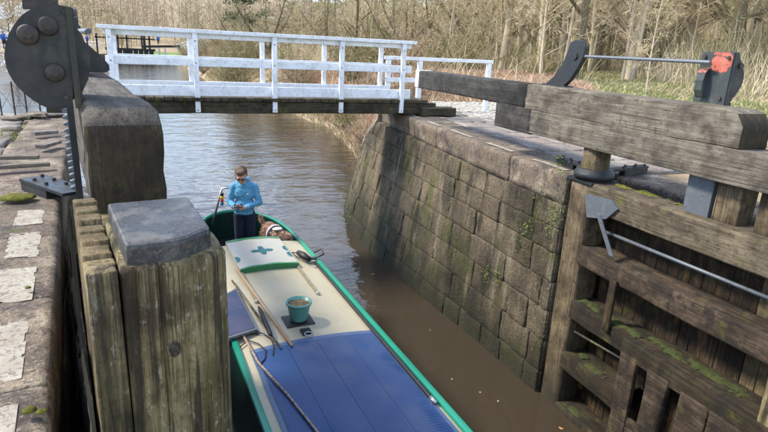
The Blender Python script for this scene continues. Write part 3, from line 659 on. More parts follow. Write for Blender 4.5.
# paddle gears stand on the beams: plate, disc, shaft, bearing bracket, rack
def build_gear(side):
    L = side == 'left'; m = 1 if L else -1
    loc, rz = ((-.45, 5.73, 0), -radians(82)) if L else ((5.4, 5.75, 0), -radians(90))
    lab = 'big black iron paddle gear with round bolted plate, on the near left beam' if L else 'black paddle gear with flaking red paint on the right balance beam'
    base = Vector((0, 0, 0)); g = thing('paddle_gear', lab, 'paddle gear', loc, rz)
    def part(name, VF, mt, par=None, smooth=False): return obj(name, VF, mt, par or g, smooth, m)
    # bearing bracket (faces across the canal) and shaft
    pb = [(577, 40), (583, 41), (586.5, 47), (585, 56), (579, 68), (571, 80), (565, 85.5), (547, 86), (556, 76), (564, 64), (569, 52), (572, 43)]
    sp = []
    for p in pb:
        q = atx(*p, 5.5); sp.append((5.75-q.y, q.z if q.z > 4.56 else 4.545))
    if L:
        def onv(px, py, v):
            Nv = Vector((cos(radians(8)), sin(radians(8)), 0)); O2 = Vector((-.45, 5.73, 0)); Ud = Vector((sin(radians(8)), -cos(radians(8)), 0))
            d = ray(px, py); t = ((O2+Nv*v-CAM).dot(Nv))/d.dot(Nv); p = CAM+d*t; return ((p-O2).dot(Ud), p.z)
        N8 = Vector((sin(radians(8)), -cos(radians(8)), 0)); V8 = Vector((cos(radians(8)), sin(radians(8)), 0)); O8 = Vector((-.45, 5.73, 0)); tri = []
        for p_ in ((60, 20), (73, 33), (80, 38), (92, 48), (104, 59), (109, 65), (109.5, 70), (106, 73.5), (88, 74), (70, 74)):
            d = ray(*p_); t = ((O8+N8*-1.3-CAM).dot(N8))/d.dot(N8); p = CAM+d*t; tri.append(((p-O8).dot(V8), max(4.545, p.z)))
        part('bearing_bracket', prism(tri, lambda a, b: (-1.36, a, b), lambda a, b: (-1.28, a, b)), M['steel_dark'])
    br = part('bearing_bracket', prism(sp, lambda a, b: (a, -.14, b), lambda a, b: (a, -.07, b)), M['steel_dark'])
    q = atx(577, 56, 5.5); cu = 5.75-q.y
    part('bracket_foot', box(sp[7][0]-.05, sp[6][0]+.1, -.17, -.02, 4.528, 4.548), M['steel_dark'])
    part('bearing', tube([(cu, -.05, q.z), (cu, -.07, q.z), (cu, -.15, q.z)], [.05, .06, .06], 14), M['steel_dark'], br)
    q2 = atx(702, 62, 5.5)
    part('shaft', tube([(cu, -.1, q.z), (5.75-q2.y+.1, -.1, q2.z)], .02, 8), M['steel'])
    # face plate along the beam
    u0, u1, zt = 1.12, 1.50, 5.07
    pl = part('face_plate', box(u0, u1, -.225, -.19, 4.535, zt), M['steel_moss'] if L else M['plate_gr'])
    if not L:
        red = []
        for k in range(60):
            t = 2*pi*k/60; r_ = 1+.28*nz3(cos(t)*2.2, sin(t)*2.2, 3)+.14*nz3(cos(t)*7, sin(t)*7, 5)
            red.append((min(u1-.006, max(u0+.02, u0+.255+.125*r_*cos(t))), min(zt-.003, zt-.085+.125*r_*sin(t))))
        part('red_paint_patch', prism(red, lambda a, b: (a, -.1895, b), lambda a, b: (a, -.188, b)), M['red'], pl)
        for (uu, zz) in ((u0+.05, zt-.05), (u1-.045, zt-.055), (u1-.06, 4.60)):
            part('bolt', tube([(uu, -.19, zz), (uu, -.17, zz)], .02, 8), M['bolt'], pl)
        ar = [(u0+.19-.15*(1-cos(t*pi/2)), zt-.19-.30*sin(t*pi/2)) for t in [i/8 for i in range(9)]]
        V_ = []; 
        prof = [(-.185, 4.90), (-.14, 4.885), (-.115, 4.85), (-.10, 4.77), (-.105, 4.67), (-.14, 4.60)]
        V_ = [(uo+.0, y_, z_) for (y_, z_) in prof for uo in (u0+.055, u0+.15)]
        F_ = [(2*i, 2*i+1, 2*i+3, 2*i+2) for i in range(len(prof)-1)]
        V2 = [(a, b-.018, c-.012) for a, b, c in V_]
        n_ = len(V_); F2 = [tuple(reversed([i+n_ for i in f])) for f in F_]
        sides = [(2*i, 2*i+2, n_+2*i+2, n_+2*i) for i in range(len(prof)-1)]+[(2*i+1, n_+2*i+1, n_+2*i+3, 2*i+3) for i in range(len(prof)-1)]
        gs = part('guard_strap', (V_+V2, F_+F2+sides), M['plate_gr'])
        part('strap_paint', ([(a+.0, b+.002, c+.002) for a, b, c in V_[:6]], F_[:2]), M['red'], gs)
    # round plate across the beam end
    out = [(45, 5.5), (58, 4.5), (72, 8), (75, 18), (81, 30), (88, 45), (91, 60), (89, 78), (81, 96), (73, 106), (60, 110), (45, 107), (30, 98), (17, 86), (8, 72), (4.5, 57), (6, 42), (12, 28), (22, 15), (33, 8.5)]
    N_ = Vector((sin(radians(8)), -cos(radians(8)), 0)); O_ = Vector((-.45, 5.73, 0)); Vd = Vector((cos(radians(8)), sin(radians(8)), 0))
    def onp(px, py, u):
        d = ray(px, py); t = ((O_+N_*u-CAM).dot(N_))/d.dot(N_); p = CAM+d*t; return ((p-O_).dot(Vd), p.z)
    ua = 1.62
    vz = [onp(px, py, ua) for px, py in out]
    zs = 4.535
    if L:
        left = [onp(px, py, ua) for px, py in [(73, 106), (73, 8), (58, 4.5), (45, 5.5), (33, 8.5), (22, 15), (12, 28), (6, 42), (4.5, 57), (8, 72), (17, 86), (30, 98), (45, 107), (60, 110)]]
        right = [onp(px, py, ua) for px, py in [(70, 20), (76, 26), (83, 36), (89, 50), (91, 63), (89, 80), (82, 95), (76, 101), (70, 102)]]
        arc_ = left[2:]; sm = left[:2]
        for q in range(len(arc_)-1):
            p0, p1, p2, p3 = [Vector(arc_[max(0, min(len(arc_)-1, q+o_))]) for o_ in (-1, 0, 1, 2)]
            for t in (0, .25, .5, .75): sm.append(tuple(.5*((2*p1)+(p2-p0)*t+(2*p0-5*p1+4*p2-p3)*t*t+(3*p1-p0-3*p2+p3)*t**3)))
        left = sm+[arc_[-1]]
        rp = part('round_plate', prism(left, lambda a, b: (ua-.045, a, b), lambda a, b: (ua, a, b)), M['steel_dark'])
        part('rear_plate', prism(right, lambda a, b: (ua-.16, a, max(b, 4.537)), lambda a, b: (ua-.06, a, max(b, 4.537))), M['steel_dark'])
        for (px, py, r_) in ((28, 34.5, .058), (48, 26, .055), (55, 72.5, .055)):
            v_, z_ = onp(px, py, ua)
            V_, F_ = loft([[(ua+h_, v_+rr_*cos(2*pi*k/18), z_+rr_*sin(2*pi*k/18)) for k in range(18)] for h_, rr_ in ((-.002, r_*1.05), (.028, r_), (.036, r_*.86))])
            b_ = part('bolt_head', (V_, F_), M['bolt'], rp, True)
            obj('nut', loft([[(ua+h_, v_+r_*.42*cos(pi/6+2*pi*k/6), z_+r_*.42*sin(pi/6+2*pi*k/6)) for k in range(6)] for h_ in (.034, .048)]), M['bolt'], b_, False, m)
        a0, a1 = onp(65.5, 14, ua)[0], onp(72, 14, ua)[0]
        part('edge_bar', box(ua-.06, ua+.03, a0, a1, onp(74, 108, ua)[1], onp(68, 7, ua)[1]), M['steel_moss'])
        for (px, py) in ((64, 12), (74, 14), (66, 97), (80, 93)):
            v_, z_ = onp(px, py, ua); part('bolt', tube([(ua-.03, v_, z_), (ua+.02, v_, z_)], .014, 8), M['bolt'])
        # toothed rack hanging below
        v0, v1 = onp(67.5, 115, ua)[0], onp(74.5, 115, ua)[0]
        rk = part('rack', box(ua-.05, ua-.005, v0, v1, 2.4, 4.60), M['steel_dark'])
        z = 4.47
        while z > 3.95:
            part('rack_tooth', prism([(v0, z-.014), (v0, z+.014), (v0-.028, z+.006), (v0-.028, z-.008)], lambda a, b: (ua-.05, a, b), lambda a, b: (ua-.005, a, b)), M['steel'], rk); z -= .042
        top = [onp(px, py, ua-.25) for px, py in ((23, 9), (22, 2), (26, -8), (40, -14), (52, -10), (58, 0), (58, 9))]
        part('spindle_housing', prism(top, lambda a, b: (ua-.33, a, b), lambda a, b: (ua-.2, a, b)), M['bolt'])
    else:
        arc = [(-.20, 5.07), (-.24, 5.075)]+[(-.22-.17*sin(pi*t/10)*(1-.0*t), 5.07-.54*t/10) for t in range(1, 10)]+[(-.235, 4.535), (-.2, 4.535)]
        part('round_plate', prism(arc, lambda a, b: (1.30, a, b), lambda a, b: (1.512, a, b)), M['steel_dark'])
        part('edge_bolt', tube([(1.51, -.30, 4.94), (1.53, -.30, 4.94)], .03, 10), M['bolt'])
        part('rack', box(1.46, 1.5, -.3, -.24, 2.6, 4.56), M['steel_dark'])
    return g
build_gear('right'); build_gear('left')

# anchor strap on the left lockside and on the right
def anchor(lab, P0, P1, wdt, side):
    a, b = Vector(P0), Vector(P1); d = b-a; t = thing('anchor_bracket', lab, 'bracket', a, atan2(d.y, d.x))
    L_ = d.length
    obj('strap', box(0, L_, -wdt/2, wdt/2, .07, .10), M['steel_dark'], t)
    obj('web', box(0, L_*.6, -wdt/2+.01, -wdt/2+.035, -.02, .069), M['steel_dark'], t)
    obj('web', box(0, L_*.6, wdt/2-.035, wdt/2-.01, -.02, .069), M['steel_dark'], t)
    for i in range(5):
        u_ = .06+i*(L_*.7)/5; obj('bolt', tube([(u_, (-1)**i*wdt*.25, .095), (u_, (-1)**i*wdt*.25, .125)], .018, 6), M['bolt'], t)
anchor('bolted iron anchor bracket on the left lockside beside the toothed rack', atz(34, 186, 3.42), (-.72, 5.82, 3.42), .26, 1)
anchor('dark iron anchor strap on the right coping beside the gate collar', (5.62, 6.75, 3.41), (5.5, 5.98, 3.41), .12, 1)
anchor('dark iron anchor strap behind the right gate collar', (6.5, 5.95, 3.41), (5.66, 5.8, 3.41), .12, 1)

# ------------------------------------------------------------------ footbridge
fb = thing('footbridge', 'white railed timber footbridge crossing the lock tail', 'footbridge', (0, 12.5, 0))
rb = random.Random(5)
def fbp(name, VF, mt, par=None, sm=False): return obj(name, VF, mt, par or fb, sm)
XP = [-.70, .87, 2.48, 3.99, 5.50]
for j, yy in enumerate((0, 1.42)):
    for x in XP:
        tl_ = rb.uniform(-.008, .008)
        ps = fbp('post', timber('z', 3.47 if j == 0 else 3.75, 5.05, x-.05+tl_, x+.05+tl_, yy-.06 if j == 0 else yy-.05, yy+.03 if j == 0 else yy+.05, .008, 6, .003, x), M['white'])
        if j == 0:
            for z in (3.52, 4.9, 4.47): fbp('bolt', tube([(x, -.062, z), (x, -.072, z)], .013, 6), M['bolt'], ps)
    fbp('top_rail', timber('x', -.90, 5.80, yy-.085, yy+.06, 5.052, 5.125, .008, 20, .005, 2+j), M['white'])
    fbp('top_board', timber('x', -.80, 5.72, yy+.031 if j == 0 else yy-.095, yy+.065 if j == 0 else yy-.055, 4.95, 5.05, .006, 20, .004, 12+j), M['white'])
    fbp('mid_rail', timber('x', -.80, 5.75, yy+.031 if j == 0 else yy-.1, yy+.07 if j == 0 else yy-.052, 4.40, 4.56, .008, 20, .005, 4+j), M['white'])
    fbp('kick_board', timber('x', -.80, 5.75, yy+.031 if j == 0 else yy-.1, yy+.075 if j == 0 else yy-.052, 3.80, 4.01, .008, 20, .005, 6+j), M['white'])
    fbp('girder', timber('x', -1.9, 6.45, yy+.0 if j == 0 else yy-.2, yy+.22 if j == 0 else yy, 3.44, 3.70, .02, 20, .012, 8+j), M['girder'])
    # lower railing of the approach on the right
x = -1.5
while x < 6.2:
    w = rb.uniform(.17, .21)
    fbp('deck_plank', timber('y', -.06+rb.uniform(-.03, .03), 1.5+rb.uniform(-.03, .03), x+.006, x+w-.006, 3.703, 3.765+rb.uniform(-.005, .012), .012, 6, .006, x*3), M['deck'])
    x += w
fbp('abutment_block', timber('x', 6.0, 6.95, -.15, .25, 3.40, 3.60, .03, 6, .015, 91), M['girder'])
rf = thing('approach_railing', 'low white two-post railing on the right bank beyond the footbridge end', 'railing', (0, 13.92, 0))
for x in (5.72, 6.62, 8.74):
    obj('post', timber('z', 3.38, 4.66, x-.06, x+.06, -.05, .05, .008, 5, .003, x), M['white'], rf)
obj('top_rail', timber('x', 5.62, 8.84, -.06, .06, 4.662, 4.75, .01, 12, .004, 5), M['white'], rf)
obj('mid_rail', timber('x', 5.62, 6.60, -.09, -.052, 4.1, 4.22, .01, 6, .004, 6), M['white'], rf)

# ------------------------------------------------------------------ narrowboat
M['cream'] = mat('cream roof paint', (.385, .343, .235), [((.335, .297, .20), 2.2, O1, .45, .65, .6), ((.27, .235, .17), 14, O1, .58, .68, .4), ((.41, .385, .30), 5, (1, .3, 1), .5, .7, .4), ((.22, .19, .14), 45, O1, .60, .65, .4), ((.30, .27, .19), 1.3, (1, .4, 1), .55, .68, .4)], .45, (60, O1, .06, .005))
M['cream_lt'] = mat('pale hatch paint', (.40, .39, .335), [((.34, .325, .275), 6, O1, .5, .7, .5), ((.25, .23, .18), 30, O1, .6, .66, .4)], .4)
M['green'] = mat('green boat paint', (.006, .20, .125), [((.012, .27, .18), 3, (1, .3, 1), .45, .65, .6)], .35, spec=.5)
M['green_hatch'] = mat('hatch green paint', (.025, .17, .06), [((.04, .22, .08), 6, O1, .45, .65, .6)], .4)
M['teal'] = mat('teal decoration', (.01, .10, .115), [((.03, .17, .18), 20, O1, .45, .6, .8)], .45)
M['hull'] = mat('blacked hull', (.012, .012, .013), [((.03, .028, .026), 6, O1, .5, .7, .6)], .5)
M['cabin'] = mat('dark cabin side', (.008, .030, .025), rough=.3)
M['black'] = mat('black rubber', (.014, .014, .016), [((.03, .03, .03), 15, O1, .5, .7, .5)], .55)
M['chrome'] = mat('bare metal', (.5, .5, .5), rough=.3, metal=.9)
M['brass'] = mat('dull brass runner', (.33, .29, .17), [((.2, .17, .1), 8, O1, .5, .7, .6)], .4, metal=.5)
M['pole'] = mat('varnished pole', (.40, .25, .14), [((.55, .40, .27), 9, (1, .1, 1), .45, .65, .7), ((.25, .14, .08), 14, (1, .1, 1), .55, .7, .6)], .5)
M['pot'] = mat('turquoise pot glaze', (.085, .28, .25), [((.16, .38, .33), 9, O1, .45, .65, .6), ((.03, .22, .27), 6, (1, 1, .4), .60, .66, .7)], .35)
M['soil'] = mat('dry soil', (.13, .09, .05), [((.30, .21, .11), 30, O1, .5, .66, .8)], .95, (60, O1, 1, .02))
M['rope'] = mat('speckled rope', (.36, .27, .22), [((.10, .06, .05), 55, (1, 1, 1), .5, .56, .9), ((.55, .48, .42), 40, O1, .58, .64, .8)], .9, (120, O1, .8, .005))
def solar_mat(name, base, line, n=26.0, rough=.22):
    m = bpy.data.materials.new(name); m.use_nodes = True; N, L = m.node_tree.nodes, m.node_tree.links; P = N['Principled BSDF']
    tc = N.new('ShaderNodeTexCoord'); sep = N.new('ShaderNodeSeparateXYZ'); L.new(tc.outputs['Object'], sep.inputs[0])
    f = N.new('ShaderNodeMath'); f.operation = 'MULTIPLY'; f.inputs[1].default_value = n; L.new(sep.outputs[1], f.inputs[0])
    fr = N.new('ShaderNodeMath'); fr.operation = 'FRACT'; L.new(f.outputs[0], fr.inputs[0])
    gt = N.new('ShaderNodeMath'); gt.operation = 'GREATER_THAN'; gt.inputs[1].default_value = .86; L.new(fr.outputs[0], gt.inputs[0])
    nt = N.new('ShaderNodeTexNoise'); nt.inputs['Scale'].default_value = 2.2; nt.inputs['Detail'].default_value = 6; L.new(tc.outputs['Object'], nt.inputs[0])
    mr = N.new('ShaderNodeMapRange'); mr.inputs[1].default_value = .4; mr.inputs[2].default_value = .68; L.new(nt.outputs[0], mr.inputs[0])
    a = N.new('ShaderNodeMix'); a.data_type = 'RGBA'; a.inputs[6].default_value = (*base, 1); a.inputs[7].default_value = (base[0]*1.6+.01, base[1]*1.35, base[2]*1.2, 1); L.new(mr.outputs[0], a.inputs[0])
    b = N.new('ShaderNodeMix'); b.data_type = 'RGBA'; b.inputs[7].default_value = (*line, 1); L.new(a.outputs[2], b.inputs[6])
    sc = N.new('ShaderNodeMath'); sc.operation = 'MULTIPLY'; sc.inputs[1].default_value = .7; L.new(gt.outputs[0], sc.inputs[0]); L.new(sc.outputs[0], b.inputs[0])
    L.new(b.outputs[2], P.inputs['Base Color'])
    P.inputs['Roughness'].default_value = rough; P.inputs['Specular IOR Level'].default_value = .28
    r2 = N.new('ShaderNodeMapRange'); r2.inputs[3].default_value = rough*.8; r2.inputs[4].default_value = rough*2.2; L.new(mr.outputs[0], r2.inputs[0]); L.new(r2.outputs[0], P.inputs['Roughness'])
    return m
M['solar'] = solar_mat('flexible solar sheet', (.007, .036, .125), (.045, .105, .23), rough=.2)
M['solar_small'] = solar_mat('small solar panel', (.03, .04, .085), (.09, .10, .15), 30)
M['panel_edge'] = mat('panel backing sheet', (.06, .10, .19), [((.09, .14, .25), 5, O1, .5, .7, .5)], .4)

BO, BA = Vector((1.57, 6.5, 0)), radians(2.3)
def bl(p):      # world -> boat local
    q = Vector(p)-BO; c, s = cos(BA), sin(BA); return Vector((q.x*c+q.y*s, -q.x*s+q.y*c, q.z))
def rz(x): return 1.50+.06*(1-(x/.88)**2)     # cambered roof height
def onroof(px, py, z=1.54):
    q = bl(atz(px, py, z)); return q
boat = thing('narrowboat', 'green and cream narrowboat with blue solar sheet on its roof, bow towards the lock', 'boat', BO, BA)
def bp(name, VF, mt, par=None, sm=False): return obj(name, VF, mt, par or boat, sm)
Y0, Y1, YS = -10.5, 2.98, 5.35          # front of cabin, end of roof, stern
# hull with rounded stern
def halfw(y):
    if y > 3.2: t = (y-3.2)/(YS-3.2); return 1.04*sqrt(max(.0, 1-(t*.93)**2.6))
    if y < -9: t = (-9-y)/3.5; return 1.04*(1-min(1, t)**1.8*.96)
    return 1.04
ysn = [-12.4, -12, -11.5, -11, -10, -9, -6, -3, 0, 2, 3.2, 3.7, 4.1, 4.5, 4.8, 5.05, 5.2, 5.3, YS]
rings = []
for y in ysn:
    w = halfw(y); rings.append([(-w, y, .78), (-w*1.005, y, .70), (-w*.985, y, .66), (-w*.97, y, -.4), (w*.97, y, -.4), (w*.985, y, .66), (w*1.005, y, .70), (w, y, .78)])
bp('hull', loft(rings), M['hull'])
# cabin sides (leaning inwards), roof, ends
def cw(z): return 1.0-(z-.785)*.155
side = []
for sx in (-1, 1):
    V_ = [(sx*cw(z), y, z) for y in (Y0, Y1) for z in (.785, 1.495)]; bp('cabin_side', (V_, [(0, 1, 3, 2)]), M['cabin'])
nx = 14; V_ = [(x, y, rz(x)) for y in (Y0, -6, -3, 0, Y1) for x in [-.86+1.72*i/nx for i in range(nx+1)]]
roof = bp('roof', (V_, [(j*(nx+1)+i, j*(nx+1)+i+1, (j+1)*(nx+1)+i+1, (j+1)*(nx+1)+i) for j in range(4) for i in range(nx)]), M['cream'], sm=True)
for sx in (-1, 1):
    bp('handrail', loft([[(sx*(.835+a), y, 1.487+b) for a, b in rrect(0, .075, 0, .065, .02)] for y in (Y0, Y1)]), M['green'], roof, True)
for yy in (Y0, Y1): bp('bulkhead', box(-.86, .86, yy-.02, yy, .785, 1.49), M['cabin'])
# stern well: coaming following the rounded stern, deck inside
cv = []
for i in range(25):
    y = 2.98+(5.15-2.98)*sin(i/24*pi/2); t = max(0, (y-3.15)/(5.15-3.15)); w = .875*sqrt(max(0, 1-(t)**2.4)); cv.append((w, y))
path = [(w, y) for w, y in cv]+[(-w, y) for w, y in reversed(cv[:-1])]
inn = [(x*.955, 2.98+(y-2.98)*.965) for x, y in path]
V_ = []
for (x, y), (xi, yi) in zip(path, inn):
    V_ += [(x*1.06, y+.03*max(0, y-3), .785), (x, y, 1.50), (xi, yi, 1.50), (xi*.99, yi, .95)]
F_ = [(4*i+k, 4*i+k+1, 4*i+k+5, 4*i+k+4) for i in range(len(path)-1) for k in range(3)]
well = bp('stern_coaming', (V_, F_), M['cabin'], sm=False)
bp('coaming_rail', tube([(x*.985, y, 1.515) for x, y in path], .035, 8), M['green'], well, True)
bp('stern_deck', ([(x*.97, y, .952) for x, y in path], [tuple(range(len(path)))]), M['black'])
for sx in (-1, 1):
    bp('stern_locker', box(min(sx*.78, sx*.52), max(sx*.78, sx*.52), 3.02, 3.22, 1.0, 1.36), M['cabin'])
# sliding hatch
h0, h1, hw = bl(atz(268, 268, 1.6)).y+.02, 2.99, .45
hx = (bl((1.08, 8.24, 0)).x+bl((1.961, 8.268, 0)).x)/2
def hz(x): return 1.615+.035*(1-((x-hx)/hw)**2)
nx = 10
V_ = [(hx-hw+2*hw*i/nx, y, hz(hx-hw+2*hw*i/nx)) for y in (h0, h1) for i in range(nx+1)]
hatch = bp('sliding_hatch', (V_, [(i, i+1, nx+2+i, nx+1+i) for i in range(nx)]), M['cream_lt'], sm=True)
def scal(i, n): return .022+.028*abs(sin(pi*i*2.5/n))
V_ = []; n_ = 30
for i in range(n_+1):
    x = hx-hw-.004+2*(hw+.004)*i/n_; z = hz(x)+.003
    V_ += [(x, h0-.006, 1.545), (x, h0-.006, z), (x, h0+scal(i, n_), z+.001)]
bp('scalloped_front', (V_, [(3*i+k, 3*i+3+k, 3*i+4+k, 3*i+1+k) for i in range(n_) for k in (0, 1)]), M['green_hatch'], hatch)
V_ = []
for i in range(n_+1):
    x = hx-hw-.004+2*(hw+.004)*i/n_; z = hz(x)+.003
    V_ += [(x, h1-.05-scal(i, n_), z+.001), (x, h1+.006, z), (x, h1+.006, 1.5)]
bp('scalloped_back', (V_, [(3*i+k, 3*i+3+k, 3*i+4+k, 3*i+1+k) for i in range(n_) for k in (0, 1)]), M['green_hatch'], hatch)
for sx in (-1, 1): bp('hatch_side', box(hx+sx*hw-.012, hx+sx*hw+.012, h0, h1, 1.53, 1.613), M['cream_lt'], hatch)
# painted teal motif and corner petals on the hatch
def petal(cx, cy, rx, ry, n=16):
    V_ = []; 
    for k in range(n):
        a = 2*pi*k/n; x = cx+rx*cos(a); y = cy+ry*sin(a); x = min(max(x, hx-hw+.002), hx+hw-.002); V_.append((x, y, hz(x)+.006))
    return V_, [tuple(range(n))]
mc = bl(atz(262, 251, 1.64)); mc = (mc.x, mc.y)
VF = join(petal(mc[0], mc[1], .07, .11), petal(mc[0]-.11, mc[1], .07, .055), petal(mc[0]+.11, mc[1], .07, .055), petal(mc[0], mc[1]+.13, .045, .06), petal(mc[0], mc[1]-.13, .045, .06))
VF = ([(a, b, c+.001*(i//16)) for i, (a, b, c) in enumerate(VF[0])], VF[1])
bp('painted_motif', VF, M['teal'], hatch)
for (cx, cy) in ((hx+hw, h0+.42), (hx+hw, h0+.72), (hx-hw, h0+.42)):
    bp('painted_petal', petal(cx, cy, .07, .12), M['teal'], hatch)
for sx in (-1, 1):
    x = hx+sx*(hw-.015); bp('hatch_runner', box(x-.018, x+.018, h0-1.05, h0-.008, rz(x)-.01, rz(x)+.032), M['brass'], roof)
    bp('runner_stop', lathe([(.03, 0), (.03, .03), (.02, .045), (.005, .05)], (x, h0-1.07, rz(x)), 10), M['cream_lt'], roof)
# blue flexible solar sheet over the roof, with stitched seams
xa, xb, ya, yb = -.745, .80, -7.5, bl(atz(310, 338, 1.56)).y
nx = 20
def sheet(x0, x1, y0, y1, dz, n=nx):
    V_ = [(x0+(x1-x0)*i/n, y, rz(x0+(x1-x0)*i/n)+dz) for y in (y0, y1) for i in range(n+1)]
    return V_, [(i, i+1, n+2+i, n+1+i) for i in range(n)]
ss = thing('solar_sheet', 'large blue solar sheet with fine ribs covering the boat roof nearest the camera', 'solar panel', BO, BA)
obj('backing', sheet(xa, xb, ya, yb, .012), M['panel_edge'], ss, True)
cols = 4; wcol = (xb-xa-.10)/cols
for c in range(cols):
    x0 = xa+.05+c*wcol
    for r in range(2):
        y1 = yb-.085-r*2.5
        obj('solar_module', sheet(x0+.002, x0+wcol-.002, y1-2.497, y1, .02, 6), M['solar'], ss, True)
# black boat pole along the right rail
a, b = onroof(308, 262, 1.56), onroof(430, 399, 1.56)
bpole = tag(obj('boat_pole', tube([(.79, b.y, rz(.79)+.03), (.79, b.y+.1, rz(.79)+.03), (.79, a.y, rz(.79)+.03)], [.024, .026, .022], 8), M['black'], None, True), 'long black pole lying along the right edge of the boat roof', 'pole')
bpole.location = BO; bpole.rotation_euler = (0, 0, BA)
o = obj('pole_tip', tube([(.79, b.y-.06, rz(.79)+.03), (.79, b.y+.04, rz(.79)+.03)], .029, 10), M['chrome'], bpole, True)
# wooden poles along the left side
for i, (p0, p1, r_, lab, mt) in enumerate((((236, 268), (292, 346), .019, 'long varnished wooden boat pole lying along the left of the roof', 'pole'), ((232, 280), (281, 348), .014, 'thinner pale wooden pole beside the varnished one on the roof', 'beam'))):
    a, b = onroof(*p0, 1.58), onroof(*p1, 1.58); z = max(rz(a.x), rz(b.x))+r_+.012
    o = tag(obj('boat_pole', tube([(a.x, a.y, z), ((a.x+b.x)/2, (a.y+b.y)/2, z), (b.x, b.y, z)], r_, 8), M[mt], None, True), lab, 'pole'); o.location = BO; o.rotation_euler = (0, 0, BA)
a, b = onroof(258, 312, 1.58), onroof(268, 336, 1.58)
o = tag(obj('mop_handle', tube([(a.x+.03, a.y+.1, 1.60), (a.x+.03, a.y, 1.60), (b.x+.03, b.y, 1.60), (b.x+.03, b.y-.04, 1.60)], [.014, .026, .028, .014], 10), M['black'], None, True), 'short black mop head lying against the wooden poles', 'mop'); o.location = BO; o.rotation_euler = (0, 0, BA)
# small tilted solar panel at the left edge
sp_ = thing('portable_solar_unit', 'small dark ribbed solar panel at the left edge of the boat roof', 'solar panel', BO, BA)
q = [onroof(*p, 1.60) for p in ((214, 300), (236, 288), (257, 329), (229, 338))]
V_ = [(p.x, p.y, 1.60) for p in q]+[(p.x, p.y, 1.57) for p in q]
obj('frame', (V_, [(0, 1, 2, 3), (7, 6, 5, 4), (0, 4, 5, 1), (1, 5, 6, 2), (2, 6, 7, 3), (3, 7, 4, 0)]), M['steel'], sp_)
c_ = sum((Vector(v) for v in V_[:4]), Vector())/4
obj('solar_module', ([c_+(Vector(v)-c_)*.92+Vector((0, 0, .004)) for v in V_[:4]], [(0, 1, 2, 3)]), M['solar_small'], sp_)
for p in q: obj('panel_foot', box(p.x-.02, p.x+.02, p.y-.02, p.y+.02, 1.50, 1.57), M['black'], sp_)
# flower pot on its mat
pc = onroof(301, 324, 1.56)
pot = thing('flower_pot', 'turquoise pot of dry soil standing on the boat roof', 'pot', BO+Matrix.Rotation(BA, 3, 'Z') @ Vector((pc.x, pc.y+.10, rz(pc.x)+.018)))
obj('pot_body', lathe([(.03, .004), (.105, .004), (.112, .02), (.148, .22), (.152, .225), (.165, .225), (.165, .25), (.15, .252), (.142, .20), (.05, .195)], n=28), M['pot'], pot, True)
obj('soil', ([(r_*cos(t), r_*sin(t), .212+.014*nz3(r_*40, t*3, 1)) for r_ in (.143, .10, .05, .01) for t in [2*pi*k/16 for k in range(16)]], [(i*16+k, i*16+(k+1) % 16, i*16+16+(k+1) % 16, i*16+16+k) for i in range(3) for k in range(16)]), M['soil'], pot, True)
V_, F_ = [], []
rq = random.Random(3)
for i in range(150):
    t, r_ = rq.uniform(0, 6.28), .13*sqrt(rq.random()); x, y = r_*cos(t), r_*sin(t); d = Vector((rq.uniform(-1, 1), rq.uniform(-1, 1), rq.uniform(.1, .8))).normalized()*rq.uniform(.03, .07)
    sd = Vector((-d.y, d.x, 0)).normalized()*.003; p = Vector((x, y, .21)); b = len(V_); V_ += [p-sd, p+sd, p+d]; F_.append((b, b+1, b+2))
obj('dead_stalks', (V_, F_), M['straw'], pot)
a = onroof(288, 318, 1.56)
o = tag(obj('pot_mat', timber('x', pc.x-.19, pc.x+.17, pc.y-.06, pc.y+.26, rz(pc.x)-.008, rz(pc.x)+.014, .008, 6, .003, 2), M['black'], None, True), 'black square mat under the turquoise pot', 'mat'); o.location = BO; o.rotation_euler = (0, 0, BA)
cp = onroof(307, 334, 1.56)
ch = thing('roof_ring', 'black pad with a metal ring on the roof in front of the pot', 'ring', BO, BA)
obj('pad', box(cp.x-.06, cp.x+.06, cp.y-.03, cp.y+.10, rz(cp.x)-.005, rz(cp.x)+.03), M['black'], ch)
obj('ring', tube([(cp.x+.045*cos(t), cp.y-.06+.045*sin(t), rz(cp.x)+.035) for t in [2*pi*k/14 for k in range(15)]], .007, 6), M['chrome'], ch, True)
# rope laid over the roof
def roof_rope(name, pts, r_, lab, mt='rope', lift=.03):
    P_ = [onroof(*p, 1.58) for p in pts]; Q = []
    for i in range(len(P_)-1):
        for k in range(8):
            t = k/8; p = P_[i].lerp(P_[i+1], t); Q.append((p.x+.004*nz3(p.y*4, 1, 2), p.y, rz(max(-.86, min(.86, p.x)))+lift))
    p = P_[-1]; Q.append((p.x, p.y, rz(p.x)+lift))
    o = tag(obj(name, tube(Q, r_, 7), M[mt], None, True), lab, 'rope' if mt == 'rope' else 'cable'); o.location = BO; o.rotation_euler = (0, 0, BA)
roof_rope('rope', [(222, 285), (240, 328), (259, 362), (288, 395), (320, 436), (352, 482)], .013, 'speckled brown mooring rope running diagonally over the solar sheet', lift=.042)
roof_rope('cable', [(238, 345), (248, 338), (258, 342), (266, 349), (265, 357), (259, 363)], .008, 'thin black cable looping beside the rope on the roof', 'black', lift=.03)
roof_rope('cable', [(250, 332), (262, 332), (271, 338), (274, 346), (273, 354)], .007, 'short black cable from the small panel to the solar sheet', 'black', lift=.03)
